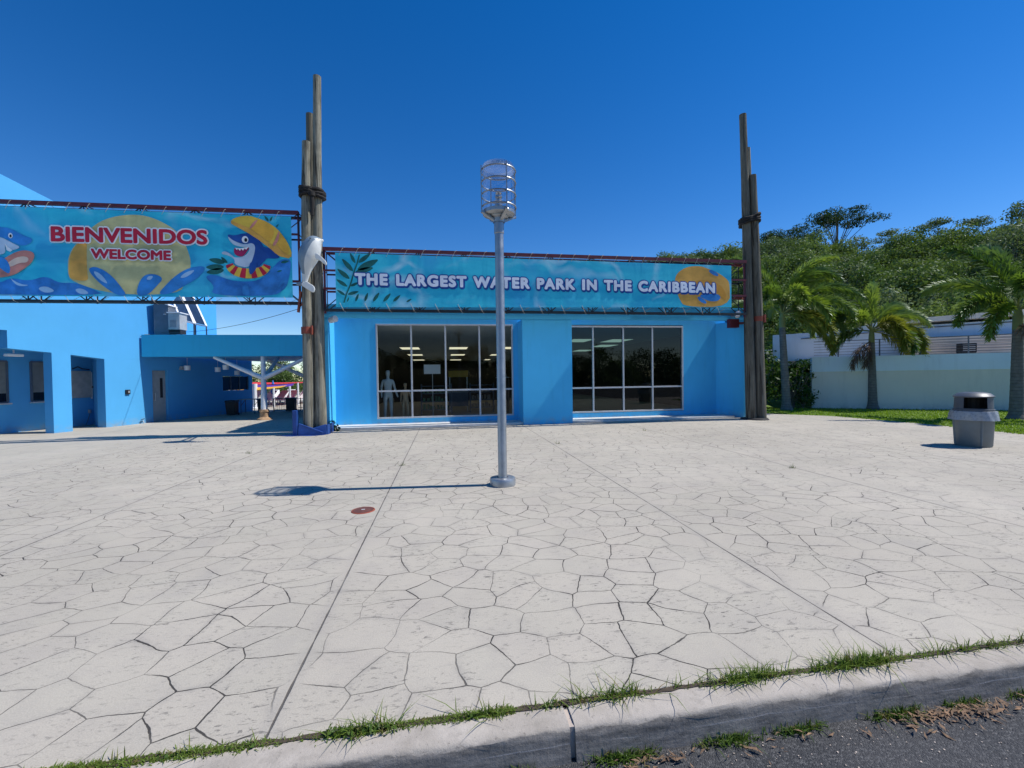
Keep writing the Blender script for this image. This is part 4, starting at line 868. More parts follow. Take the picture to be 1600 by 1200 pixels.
flat('parasol_rim_print', bl, up_p + lo_p[::-1], 10, k_or, 0); flats('parasol_panel_print', bl, [[(-5.14, 6.17), (-5.26, 5.97), (-5.38, 5.90), (-5.10, 5.71), (-4.88, 5.52), (-4.80, 5.60), (-4.72, 5.82), (-4.80, 6.02)], [(-4.56, 5.80), (-4.60, 5.58), (-4.66, 5.46), (-4.53, 5.28), (-4.35, 5.17), (-4.36, 5.38), (-4.46, 5.64)]], 10.5, pr('print_deep_yellow', (.74, .40, .05)), 1); flats('parasol_rib_print', bl, [ART['rib'], ART['rib2']], 11, k_pk, 1)
seg = [[], []]
for i in range(11):
    a0, a1 = math.pi * (1.0 + i / 11), math.pi * (1.0 + (i + 1) / 11); P = []
    for q in range(5): a = a0 + (a1 - a0) * q / 4; P.append((-5.43 + .58 * math.cos(a), 4.84 + .36 * math.sin(a)))
    for q in range(5): a = a1 + (a0 - a1) * q / 4; P.append((-5.43 + .40 * math.cos(a), 4.90 + .14 * math.sin(a)))
    seg[i % 2].append(P)
flats('life_ring_red_print', bl, seg[0], 11, k_red, 0); flats('life_ring_yellow_print', bl, seg[1], 11, k_yel, 0); flat('shark_arm_print', bl, [(-5.4, 4.95), (-5.2, 4.95), (-5.22, 4.75), (-5.35, 4.58), (-5.42, 4.62)], 12, k_dk)
flat('second_shark_print', bl, [(-12.6, 5.0), (-12.5, 5.5), (-12.1, 5.8)] + ART['lhead'][:-1] + [(-11.7, 5.45), (-11.7, 4.7), (-12.3, 4.4)], 6, k_mid); flat('second_shark_face_print', bl, ART['lface'], 7, k_gy); flat('second_shark_teeth_print', bl, ART['lteeth'], 8, k_wh, 0); flat('second_shark_eye_print', bl, ell(ART['leye'][0], .05, .07), 9, k_wh, 0); flat('second_shark_pupil_print', bl, ell((ART['leye'][0][0] + .005, ART['leye'][0][1] - .01), .025, .04), 10, k_bk, 0)
flat('surfboard_print', bl, ART['board'], 9, k_pk); flat('surfboard_shine_print', bl, ART['board2'], 10, pr('print_peach', (.72, .52, .40))); flat('second_shark_fin_print', bl, ART['flip'], 11, k_mid); flat('foam_print', bl, ART['swoosh'], 5, k_lb)
lettering(bl, 'BIENVENIDOS', -10.22, -6.48, 5.37, 5.74, [('spanish_outline', k_wh, .060, 13, 0, 0), ('spanish_lettering', k_red, .022, 15, 0, 0)], .035)
lettering(bl, 'WELCOME', -9.31, -7.40, 4.945, 5.185, [('english_outline', k_wh, .050, 13, 0, 0), ('english_lettering', k_red, .017, 15, 0, 0)], .0)
br = banner('long turquoise banner naming the largest water park, above the shop windows', -3.10, 9.56, 3.70, 5.28, 3.82, 5.22)
lacing(br, -3.0, 9.5, 5.25, 5.40); lacing(br, -3.0, 9.5, 3.78, 3.63, False, .66)
flats('palm_leaf_print', br, [leaf_poly(*ART['leafR%d' % i], .13) for i in range(17)], 2, k_gr, 1); st = ART['stem']
flat('palm_stem_print', br, [(x - .02, z) for x, z in st] + [(x + .02, z) for x, z in st[::-1]], 3, k_gr, 0)
flat('float_print', br, ART['float'], 1, k_or); flat('float_ring_print', br, ART['ring'], 2, pr('print_amber', (.62, .29, .035))); flats('float_water_print', br, [ART['hole'], ART['h1'], ART['h2']], 3, k_mid, 1)
lettering(br, 'THE LARGEST WATER PARK IN THE CARIBBEAN', -2.54, 8.92, 4.375, 4.68, [('slogan_shadow', k_dk, .062, 4, .02, -.03), ('slogan_outline', k_dk, .058, 6, 0, 0), ('slogan_lettering', pr('print_lilac_white', (.74, .79, .88), .1), .027, 8, 0, 0)], -.07, 1.18, 1.3)

# ------------------------------------------------------------------ dolphin
do_ = thing('dolphin_statue', 'white and grey dolphin figure leaping up the front of the left log poles', 'statue', (-3.68, 12.3, 4.65))
S = .00172; OX, OZ = 300, 600
def dp(x, z, y=0): return Vector((-3.68 + (x - OX) * S, 12.3 + y, 4.65 - (z - OZ) * S))
pairs = [((596, 186), (601, 206)), ((572, 172), (590, 222)), ((542, 163), (577, 238)), ((500, 141), (567, 264)), ((440, 128), (559, 306)), ((372, 150), (556, 350)), ((310, 222), (552, 400)), ((257, 308), (538, 455)), ((223, 390), (510, 515)), ((213, 470), (470, 580)), ((225, 555), (428, 640)), ((250, 640), (400, 700)), ((266, 720), (374, 770)), ((270, 790), (354, 830)), ((266, 850), (345, 865)), ((280, 892), (320, 892))]
vs = []; fs = []; mi = []; n = 24
for i, (a, b) in enumerate(pairs):
    cx_, cz_ = (a[0] + b[0]) / 2, (a[1] + b[1]) / 2; L = math.hypot(a[0] - b[0], a[1] - b[1]) / 2; dpt = min(L * .82, 128) * (1 if i < 12 else .7)
    for j in range(n):
        q = 2 * math.pi * j / n; c_, s_ = math.cos(q), math.sin(q); vs.append(dp(cx_ + (a[0] - b[0]) / 2 * c_, cz_ + (a[1] - b[1]) / 2 * c_, s_ * dpt * S))
for i in range(len(pairs) - 1):
    for j in range(n):
        fs.append((i * n + j, i * n + (j + 1) % n, (i + 1) * n + (j + 1) % n, (i + 1) * n + j)); q = 2 * math.pi * (j + .5) / n
        mi.append(1 if math.cos(q) > (.22 if i < 4 else -.02 if i < 8 else .10) and i < 12 else 0)
fs.append(tuple(range(n))); fs.append(tuple((len(pairs) - 1) * n + j for j in range(n))); mi += [0, 0]
m = MB(); m.v = vs; m.f = fs; m.m = mi
body = m.build('body', [m_dolphin, m_dolphing], do_, True); md = body.modifiers.new('ss', 'SUBSURF'); md.levels = 1; md.render_levels = 2
def fin(name, pts, y0, y1, mat=m_dolphin):
    m = MB(); p = smooth_poly(pts, 1); m.prism([dp(x, z, y0) for x, z in p], (0, y1 - y0, 0)); m.build(name, mat, do_, bevel=.012)
fin('fluke', [(272, 870), (345, 845), (385, 880), (440, 908), (464, 962), (440, 1028), (380, 992), (305, 940), (268, 905)], -.07, .0); fin('fluke', [(262, 848), (205, 853), (168, 885), (188, 902), (238, 902), (285, 925), (305, 880)], .0, .08, m_dolphing)
fin('pectoral_fin', [(505, 425), (560, 455), (630, 520), (668, 580), (657, 618), (610, 582), (560, 535), (500, 525)], -.22, -.15); fin('dorsal_fin', [(310, 270), (255, 250), (270, 212), (306, 206), (350, 250)], .04, .12, m_dolphing)
m = MB(); m.lathe((0, 0, 0), [(0, -.018), (.016, -.01), (.018, 0), (.016, .01), (0, .018)], 12); e_ = dp(432, 205, -.19); m.v = [(v[0] + e_.x, v[1] + e_.y, v[2] + e_.z) for v in m.v]; m.build('eye', m_black, do_, True)
m = MB(); m.tube([dp(402, 248, -.16), dp(450, 225, -.15), dp(500, 200, -.10), dp(545, 186, -.062)], [.006, .024, .022, .010], 8); m.build('mouth_line', m_acd, do_)
m = MB(); m.tube([dp(385, 430, .1), (-3.75, 13.3, 4.9)], .035, 8); m.tube([dp(330, 690, .05), (-3.9, 13.3, 4.5)], .03, 8); m.build('mounting_rod', m_rust, do_)
def floodlight(x, y, z, label, dx):
    t = thing('floodlight', label, 'floodlight', (x, y, z)); m = MB(); m.box(x - .03, x + .03, y, 14.05, z - .03, z + .03); m.build('bracket', m_ac, t); m = MB(); m.lathe((0, 0, 0), [(0, -.12), (.09, -.12), (.1, .1), (.075, .11), (0, .11)], 16)
    rot = Euler((R(80), 0, R(dx))).to_matrix(); m.v = [tuple(rot @ Vector(v) + Vector((x, y - .03, z))) for v in m.v]; m.build('head', m_white, t, True)
floodlight(-3.33, 13.85, 3.42, 'small white floodlight at the left top corner of the shop', 55); floodlight(10.15, 13.75, 3.66, 'small pale floodlight at the right top corner of the shop', -30)

# ------------------------------------------------------------------ lamp post
lx, ly = .82, 6.32
la = thing('lamp_post', 'slender galvanised lamp post with a caged clear glass cylinder head in mid plaza', 'lamp post', (lx, ly, 0))
m = MB(); m.lathe((lx, ly, 0), [(0, 0), (.19, 0), (.192, .085), (.182, .108), (.16, .116), (.08, .118)], 40); m.build('foot', m_galv, la, True)
m = MB(); m.lathe((lx, ly, .117), [(.070, 0), (.066, .02), (.064, 3.58), (.073, 3.59), (.073, 3.78), (.06, 3.79)], 28); m.build('shaft', m_galv, la, True)
m = MB(); m.lathe((lx, ly, 3.88), [(.085, -.02), (.09, .04), (.14, .06), (.15, .12), (.10, .13), (0, .13)], 24); m.build('socket', m_galv, la, True)
for k in range(4):
    a = R(18 + 90 * k); ca, sa = math.cos(a), math.sin(a); m = MB(); m.bar((lx + .07 * ca, ly + .07 * sa, 3.88), (lx + .275 * ca, ly + .275 * sa, 3.985), .05, .02); m.bar((lx + .272 * ca, ly + .272 * sa, 3.965), (lx + .272 * ca, ly + .272 * sa, 4.64), .04, .014); m.build('cage_arm', m_galv, la)
for z in (4.07, 4.25, 4.43, 4.60):
    m = MB(); m.tube([(lx + .252 * math.cos(2 * math.pi * i / 48), ly + .252 * math.sin(2 * math.pi * i / 48), z) for i in range(49)], .0115, 8, cap=False); m.build('cage_ring', m_galv, la, True)
m = MB(); m.lathe((lx, ly, 3.955), [(.0, 0), (.19, .0), (.232, .02), (.235, .07)], 40); m.build('head_plate', m_galv, la, True)
m = MB(); m.lathe((lx, ly, 3.985), [(.228, 0), (.228, .64), (.222, .675), (.20, .69), (0, .70)], 48); m.build('glass_cylinder', m_lampglass, la, True)
m = MB(); m.lathe((lx, ly, 4.60), [(.236, 0), (.24, .05), (.225, .085), (.223, .06), (.23, 0)], 40); m.build('top_rim', M_glass('rim_glass', (.9, .95, 1), .9, milky=.16), la, True)
m = MB(); m.lathe((lx, ly, 4.01), [(.07, 0), (.07, .06), (.03, .08), (.055, .1), (.055, .12), (.03, .14), (.055, .16), (.055, .18), (.03, .2), (.055, .22), (.055, .24), (.03, .25), (.05, .28), (0, .30)], 20); m.build('lamp_core', M_plain('chrome_core', (.6, .55, .5), .25, .8), la, True)

# ------------------------------------------------------------------ litter bin and manhole
bx, by = 11.02, 7.5
tb = thing('litter_bin', 'round grey litter bin with domed dark lid on the plaza edge', 'litter bin', (bx, by, 0))
m = MB(); m.lathe((bx, by, 0), [(0, .0), (.27, .0), (.285, .02), (.315, .66), (.335, .665), (.34, .72), (.29, .72), (.26, .04)], 36); m.build('body', m_binplastic, tb, True)
m = MB()
for k in range(4):
    a = R(45 + 90 * k + 12); ca, sa = math.cos(a), math.sin(a); m.bar((bx + .281 * ca, by + .281 * sa, .03), (bx + .312 * ca, by + .312 * sa, .64), .05, .03)
m.build('rib', m_binplastic, tb, bevel=.008)
wob = lambda i, a: .02 * math.sin(9 * a + i) + .018 * math.sin(17 * a + 2 * i) + (.03 * math.sin(3 * a) if i == 0 else 0)
m = MB(); m.lathe((bx, by, 0), [(.375, .555), (.362, .66), (.345, .74), (.315, .745)], 72, wob=wob); m.build('liner_bag', m_bag, tb, True)
face = math.atan2(-by, -bx) + .12; half = .62
m = MB(); n = 10; p = [(.315, .74), (.315, .78), (.295, .785), (.285, 1.045)]
m.lathe((bx, by, 0), p, 20, a0=face + half, a1=face + 2 * math.pi - half); m.lathe((bx, by, 0), [(.315, .74), (.315, .78), (.296, .785), (.295, .80)], 8, a0=face - half, a1=face + half)
m.lathe((bx, by, 0), [(.31, 1.03), (.315, 1.05), (.25, 1.11), (.14, 1.135), (0, 1.14)], 16); m.lathe((bx, by, 0), [(.31, 1.03), (0, 1.035)], 16)
m.build('lid', m_binlid, tb, True)
m = MB(); m.lathe((bx, by, 0), [(0, .77), (.24, .77), (.24, 1.03)], 20, a0=face + half, a1=face + 2 * math.pi - half); m.build('shade_lining', m_black, tb)  # black lining paints in the shade behind the lid opening
t = thing('manhole_cover', 'small round rusty manhole cover set in the plaza near the lamp post', 'manhole cover', (-1.01, 5.43, 0))
m = MB(); m.lathe((-1.01, 5.43, 0), [(0, .003), (.115, .003), (.118, .010), (0, .012)], 30); m.build('plate', m_iron, t); m = MB(); m.lathe((-1.01, 5.43, 0), [(.122, .001), (.122, .009), (.135, .008), (.14, .001)], 30); m.build('rim', m_rust, t); m = MB(); m.box(-1.03, -.99, 5.42, 5.44, .0125, .016); m.build('lift_slot', m_offwhite, t)
# ------------------------------------------------------------------ terrace building on the right
RP = Vector((16.3, 16.82, 0)); RD = Vector((.856, -.517, 0)).normalized(); RN = Vector((-RD.y, RD.x, 0))      # RN points away from the plaza
if RN.y < 0: RN = -RN
def T(s, z, o=0.0): return RP + RD * s + RN * o + Vector((0, 0, z))
tb2 = thing('terrace_building', 'low terrace with a grey lower wall, pale blue band and flat weathered roof slab', 'building', T(4, 0))
m = MB(); m.prism([T(-.2, 0), T(16, 0), T(16, 1.62), T(-.2, 1.62)], RN * .3); m.build('lower_wall', m_greywall, tb2)
m = MB(); m.prism([T(-.2, 1.62, -.02), T(16, 1.62, -.02), T(16, 2.26, -.02), T(-.2, 2.26, -.02)], RN * .32); m.prism([T(-.2, 1.93, -.03), T(16, 1.93, -.03), T(16, 1.945, -.03), T(-.2, 1.945, -.03)], RN * .01); m.build('parapet_band', m_ltblue, tb2)
m = MB(); m.prism([T(-.2, 2.0, .3), T(16, 2.0, .3), T(16, 2.0, 9), T(-.2, 2.0, 9)], (0, 0, .22)); m.build('deck', m_slab, tb2)
m = MB(); m.prism([T(-1.2, 2.2, 3), T(14, 2.2, 3), T(14, 3.95, 3), T(-1.2, 3.55, 3)], RN * .2); m.build('upper_wall', m_ltblue, tb2)
m = MB(); m.prism([T(3.9, 2.2, 2.4), T(14, 2.2, 2.4), T(14, 3.28, 2.4), T(3.9, 3.05, 2.4)], RN * .1); m.build('screen_wall', m_siding, tb2)
for k in range(8):
    z = 2.32 + k * .105; m = MB(); m.prism([T(3.9, z, 2.385), T(14, z + k * .02, 2.385), T(14, z + .03 + k * .02, 2.385), T(3.9, z + .03, 2.385)], RN * .012); m.build('siding_joint', m_slab, tb2)
m = MB(); m.prism([T(3.2, 3.78, 2.7), T(14, 4.12, 2.7), T(14, 4.42, 2.7), T(3.2, 3.98, 2.7)], RN * 5); m.build('roof_slab', m_siding, tb2)
m = MB(); m.tube([T(0, 3.3, 2.95), T(5, 3.6, 2.95), T(12, 3.8, 2.95)], .025, 6); m.build('cable', m_acd, tb2)
rf = thing('terrace_railing', 'thin horizontal bar railing along the pale blue terrace edge', 'railing', T(4, 2.26))
m = MB()
for z in (2.35, 2.47, 2.59, 2.71, 2.83): m.bar(T(-.1, z, .08), T(15, z + .05, .08), .014)
m.bar(T(-.1, 2.95, .08), T(15, 3.0, .08), .03); m.build('bar', m_acd, rf)
for s in (.8, 2.25, 3.6, 5.1, 6.7, 8.3): m = MB(); m.bar(T(s, 2.26, .1), T(s, 2.98, .1), .035); m.build('post', m_acd, rf)
t = thing('condenser_unit', 'dark louvred box on the terrace behind the railing', 'air conditioner', T(5.6, 2.22, 1.7)); m = MB(); m.prism([T(5.55, 2.35, 1.6), T(6.05, 2.35, 1.6), T(6.05, 2.75, 1.6), T(5.55, 2.75, 1.6)], RN * .4); m.build('case', m_dark, t, bevel=.01); m = MB(); m.prism([T(5.55, 2.22, 1.65), T(6.05, 2.22, 1.65), T(6.05, 2.349, 1.65), T(5.55, 2.349, 1.65)], RN * .3); m.build('foot', m_acd, t)
m = MB()
for k in range(4): m.prism([T(5.6, 2.42 + k * .08, 1.59), T(6.0, 2.42 + k * .08, 1.59), T(6.0, 2.45 + k * .08, 1.59), T(5.6, 2.45 + k * .08, 1.59)], RN * .008)
m.build('louvre', m_ac, t)
t = thing('metal_railing', 'whitish rail fence half hidden behind the tallest palm', 'railing', (17.3, 20.5, 0)); m = MB()
for z in (2.35, 2.5, 2.65, 2.8): m.bar((15.2, 20.5, z), (19.5, 20.3, z), .03)
m.build('rail', m_white, t)
for x in (15.4, 16.6, 17.8, 19.0): m = MB(); m.bar((x, 20.52, 0), (x, 20.5, 2.85), .05); m.build('post', m_white, t)

# ------------------------------------------------------------------ palms
def frond_mesh(name, L, elev, droop, seed, mat_l, dens=1.0, lw=.030, ll=.46, plume=True, dead=False):
    """a plume frond growing along local +X, arching over, with leaflets all round its stalk; two materials"""
    r = np.random.default_rng(seed); n = 26; P = [np.zeros(3)]; e = elev
    for i in range(n):
        e -= droop / n * (0.5 + 1.3 * i / n); d = np.array([math.cos(e), 0, math.sin(e)]); P.append(P[-1] + d * L / n)
    P = np.array(P); m = MB(); m.tube([Vector(p) for p in P], [.028 * (1 - .85 * i / n) + .003 for i in range(n + 1)], 6); nl = int(190 * dens * L / 2.6)
    for k in range(nl):
        u = .16 + .84 * (k + r.random()) / nl; f = u * n; i = min(int(f), n - 1); p = P[i] + (P[i + 1] - P[i]) * (f - i); tv = P[min(i + 1, n)] - P[i]; tv /= np.linalg.norm(tv)
        side = np.array([0, 1, 0]); upv = np.cross(tv, side) * -1
        a = r.uniform(0, 2 * math.pi) if plume else r.choice([0, math.pi]) + r.normal(0, .35)
        rad = side * math.cos(a) + upv * math.sin(a); l = ll * (1.15 - .55 * abs(u - .45) / .55) * r.uniform(.8, 1.15)
        if u > .9: l *= .75
        d = rad * .80 + tv * .75; d /= np.linalg.norm(d); g = np.array([0, 0, -1.0]) * (.38 if not dead else 1.2)
        w = np.cross(d, rad + .1); w /= (np.linalg.norm(w) + 1e-6); w = w * lw * r.uniform(.8, 1.2); q0 = p; q1 = p + d * l * .5 + g * l * .10; q2 = p + d * l * .92 + g * l * .42
        m.add([q0 - w * .4, q0 + w * .4, q1 + w, q1 - w, q2], [(0, 1, 2, 3), (3, 2, 4)], 1)
    me = bpy.data.meshes.new(name); me.from_pydata(m.v, [], m.f); me.materials.append(m_rachis if not dead else m_frondd); me.materials.append(mat_l); me.polygons.foreach_set('material_index', m.m); return me
def palm(x, y, h, label, fronds, rtr=(.17, .10), lean=(0, 0), crown=.7, group='foxtail palms on the lawn'):
    t = thing('palm_tree', label, 'palm tree', (x, y, 0), group); P = []; rad = []
    for i in range(31):
        u = i / 30; P.append((x + lean[0] * u, y + lean[1] * u, h * u)); rad.append((rtr[0] * (1 + .55 * math.exp(-u * 22)) * (1 - u) + rtr[1] * u) * (1 + (.028 if i % 2 else 0)))
    m = MB(); m.tube(P, rad, 16); m.build('trunk', m_barkp, t, True); cx, cy = x + lean[0], y + lean[1]
    m = MB(); m.tube([(cx, cy, h - .02), (cx, cy, h + crown * .5), (cx, cy, h + crown)], [rtr[1] * 1.05, rtr[1] * .95, .05], 12); m.build('crownshaft', m_rachis, t, True)
    for i, (az, el, L, dr, kind) in enumerate(fronds):
        mt = {'g': m_frond, 'y': m_frondy, 'd': m_frondd}[kind]
        me = frond_mesh('frond', L, R(el), R(dr), int(x * 100) + i, mt, 1.9 if kind != 'd' else 1.0, .026 if kind != 'd' else .016, 0.46 if kind != 'd' else .42, True, kind == 'd')
        o = link_mesh('frond' if kind != 'd' else 'dead_frond', me, t); o.location = (cx - x, cy - y, h + crown * (.75 if kind != 'd' else .1)); o.rotation_euler = (0, 0, R(az))
        if kind == 'd': o['label'] = 'dry brown hanging frond'
palm(14.41, 16.4, 3.55, 'tallest lawn palm with lush arching plumes beside the shop corner',
     [(0, 76, 4.0, 105, 'g'), (-15, 52, 3.6, 85, 'g'), (-40, 40, 3.0, 105, 'g'), (-10, 22, 3.3, 90, 'g'), (8, 62, 3.6, 70, 'g'), (165, 86, 3.6, 80, 'g'), (190, 72, 3.4, 85, 'g'), (215, 55, 2.8, 100, 'g'), (-20, 84, 3.4, 75, 'g'), (-75, 40, 2.5, 120, 'g'), (-60, 5, 2.5, 85, 'y'), (250, 60, 2.7, 120, 'g'), (60, 50, 2.8, 100, 'g'), (120, 50, 2.8, 100, 'g'), (-25, -10, 2.7, 70, 'y'), (20, 25, 3.0, 95, 'g')], (.165, .115), (-.20, 0))
palm(18.0, 15.8, 2.85, 'middle lawn palm with yellowing fronds and dead brown ones before the grey wall',
     [(0, 42, 3.3, 80, 'g'), (12, 60, 3.2, 95, 'g'), (-25, 10, 2.6, 95, 'y'), (-5, -5, 2.6, 80, 'y'), (180, 50, 2.8, 105, 'g'), (175, 12, 2.2, 85, 'g'), (-85, 25, 2.0, 130, 'y'), (-60, 15, 2.0, 110, 'g'), (40, 82, 3.0, 60, 'g'), (150, 80, 3.0, 65, 'g'), (200, 55, 2.2, 110, 'g'), (-95, 45, 1.8, 120, 'y'), (190, -20, 1.7, 50, 'd'), (205, -45, 1.3, 30, 'd'), (-35, 30, 2.4, 120, 'y')], (.17, .105), (-.05, 0), .6)
palm(18.15, 11.2, 2.9, 'nearest lawn palm at the right picture edge with a thick trunk',
     [(175, 32, 2.5, 95, 'g'), (190, 15, 2.1, 100, 'g'), (150, 78, 3.0, 60, 'g'), (60, 80, 3.4, 60, 'g'), (10, 60, 3.0, 90, 'g'), (-60, 40, 2.2, 110, 'g'), (230, 5, 1.4, 80, 'd'), (-30, 30, 2.6, 100, 'g'), (110, 60, 2.8, 80, 'g'), (-100, 20, 1.6, 110, 'y'), (215, 60, 2.2, 100, 'g')], (.175, .125), (.03, 0), .8)

# ------------------------------------------------------------------ leafy trees and shrubs
def leaf_quads(r, centers, radii, per, size, flat=.0, shell=.55):
    out = []
    for (c, rad) in zip(centers, radii):
        k = int(per * (rad[0] * rad[1] * rad[2]) ** (2 / 3.0)) + 6
        d = r.normal(size=(k, 3)); d /= np.linalg.norm(d, axis=1)[:, None]; rr = shell + (1 - shell) * r.random(k) ** .7; rr *= r.uniform(.82, 1.16, k)
        p = np.array(c) + d * np.array(rad) * rr[:, None]
        nrm = d * .7 + r.normal(size=(k, 3)) * .55 + np.array([0, 0, .45 + flat]); nrm /= np.linalg.norm(nrm, axis=1)[:, None]
        a = np.cross(nrm, r.normal(size=(k, 3))); a /= np.linalg.norm(a, axis=1)[:, None]; b = np.cross(nrm, a); s = size * r.uniform(.6, 1.35, k)[:, None]
        out.append(np.stack([p - a * s, p + b * s * .48, p + a * s, p - b * s * .48], 1))
    return np.concatenate(out)
def crown_clumps(r, n, R0, H, base, cr, flat=.75):
    C_ = []; Q = []
    for i in range(n):
        a = r.uniform(0, 2 * math.pi); z = r.random(); q = math.sqrt(r.random()) * (1 - .55 * z ** 2) ; s = cr * r.uniform(.65, 1.25)
        C_.append((R0 * q * math.cos(a), R0 * q * math.sin(a), base + H * z)); Q.append((s, s, s * flat))
    return C_, Q
def tree_proto(name, label, cat, seed, n, R0, H, base, cr, per, size, leafm, group, kind='broad'):
    r = np.random.default_rng(seed); t = thing(name, label, cat, (0, 0, 0), group); m = MB()
    C_, Q = crown_clumps(r, n, R0, H, base, cr, .75 if kind != 'umbrella' else .42)
    m.tube([(0, 0, -.6), (.06, .03, base * .5), (.02, .08, base + H * .25)], [.024 * base + .09, .016 * base + .07, .07], 8)
    for i in range(0, n, 2 if n < 40 else 4):
        c = C_[i]; z0 = base * (.55 if kind == 'umbrella' else .7); m.tube([(0.03, .05, z0), (c[0] * .55, c[1] * .55, z0 + (c[2] - z0) * .55), c], [.06, .04, .018], 5)
    m.build('trunk', m_bark, t, True); me = quads_mesh('crown', leaf_quads(r, C_, Q, per, size), leafm); link_mesh('crown', me, t); return t
DEEP = Vector((0, 0, -300))
hl = 'leafy green tree in the dense wood covering the hillside'; hg = 'trees of the hillside wood'
protos = [tree_proto('hillside_tree', hl, 'tree', 11, 34, 2.7, 4.0, 2.2, 1.15, 150, .135, m_hill1, hg), tree_proto('hillside_tree', hl, 'tree', 12, 30, 3.2, 3.2, 2.0, 1.25, 145, .14, m_hill1, hg),
          tree_proto('hillside_tree', hl, 'tree', 13, 30, 2.3, 4.6, 2.0, 1.0, 150, .13, m_hill3, hg), tree_proto('hillside_tree', hl, 'tree', 14, 34, 2.9, 3.6, 2.2, 1.2, 150, .135, m_hill2, hg)]
def smooth(a, b, x): x = min(1, max(0, (x - a) / (b - a))); return x * x * (3 - 2 * x)
def hill_h(x, y):
    r = math.hypot(x, y); az = math.degrees(math.atan2(x, y))
    side = smooth(18, 28, az) * (1 - smooth(100, 130, az)); ridge = 15.6 + 1.2 * math.sin(az * .21 + 1) - .24 * max(0, az - 44)
    up_ = smooth(26, 88, r) ** .9; down = 1 - .5 * smooth(92, 190, r); return ridge * side * up_ * down + .5 * math.sin(x * .22) * math.cos(y * .17) * smooth(28, 40, r) * side - .21
vs = []; fs = []; na, nr = 60, 44
for i in range(na + 1):
    for j in range(nr + 1):
        a = R(15 + 125 * i / na); r_ = 24 + 200 * (j / nr) ** 1.5; x, y = r_ * math.sin(a), r_ * math.cos(a); vs.append((x, y, hill_h(x, y) - (.05 if j else .6)))
for i in range(na):
    for j in range(nr): fs.append((i * (nr + 1) + j, (i + 1) * (nr + 1) + j, (i + 1) * (nr + 1) + j + 1, i * (nr + 1) + j + 1))
m = MB(); m.add(vs, fs); tag(m.build('hillside', m_soil, smooth=True), kind='structure')
placed = []; tr_ = random.Random(42); used = [False] * 4
tries = 0
while len(placed) < 285 and tries < 20000:
    tries += 1; az = tr_.uniform(23.2, 66); r_ = math.sqrt(tr_.uniform(31 ** 2, 94 ** 2)); x, y = r_ * math.sin(R(az)), r_ * math.cos(R(az))
    if r_ < 40 and az < 40: continue
    if any((x - a) ** 2 + (y - b) ** 2 < 2.55 ** 2 for a, b in placed): continue
    if az < 29 and r_ < 60: continue
    placed.append((x, y)); k = tr_.choices([0, 1, 2, 3], [4, 4, 2, 3 if r_ < 75 else 5])[0]
    if used[k]: o = copy_tree(protos[k])
    else: o = protos[k]; used[k] = True
    s = tr_.uniform(.72, 1.12) * (.8 + .25 * smooth(35, 80, r_)); o.location = (x, y, hill_h(x, y) - .1); o.rotation_euler = (tr_.uniform(-.08, .08), tr_.uniform(-.08, .08), tr_.uniform(0, 6.28)); o.scale = (s, s, s * tr_.uniform(.88, 1.12))
for i, (x, y) in enumerate(placed): pass
# the few trees that stand clear of the ridge line
ug = 'trees standing up above the ridge'
um = tree_proto('umbrella_tree', 'wide flat topped dark tree standing highest on the ridge', 'tree', 31, 36, 5.6, 1.3, 7.6, 1.25, 200, .13, m_ridge_backlit, ug, 'umbrella')
fe = tree_proto('feathery_tree', 'thin feathery tree on the ridge right of the flat topped tree', 'tree', 32, 26, 2.3, 4.0, 5.6, .85, 260, .11, m_hill3, ug, 'umbrella')
def on_ridge(o, az, r_, s, rot, label, dz=0, sz=None):
    x, y = r_ * math.sin(R(az)), r_ * math.cos(R(az)); o.location = (x, y, hill_h(x, y) + dz); o.rotation_euler = (0, 0, rot); o.scale = (s, s, sz or s); o['label'] = label
on_ridge(um, 45.9, 86, 1.15, 1.9, 'widest flat topped dark tree standing highest on the ridge', 2.6)
on_ridge(copy_tree(um), 40.6, 84, .95, 2.0, 'dark layered tree on the ridge just right of the right log poles', .6)
on_ridge(copy_tree(um), 36.6, 84, .8, 4.0, 'dark layered tree on the ridge just left of the right log poles', -.6)
on_ridge(fe, 49.9, 93, 1.1, 0, 'thin feathery tree on the ridge next to the widest flat topped tree', .6)
on_ridge(copy_tree(fe), 53.0, 92, 1.3, 1.2, 'open crowned feathery tree on the ridge above the terrace roof', -1.2)
on_ridge(copy_tree(fe), 55.6, 90, 1.2, 2.5, 'feathery tree on the ridge above the nearest lawn palm', -1.4)
on_ridge(copy_tree(protos[2]), 58.8, 76, 1.15, 3.6, 'tall airy tree reaching the sky at the right picture edge', 0.2)
on_ridge(copy_tree(fe), 27.2, 82, .62, .6, 'small spindly tree at the left end of the wooded ridge', -.5)
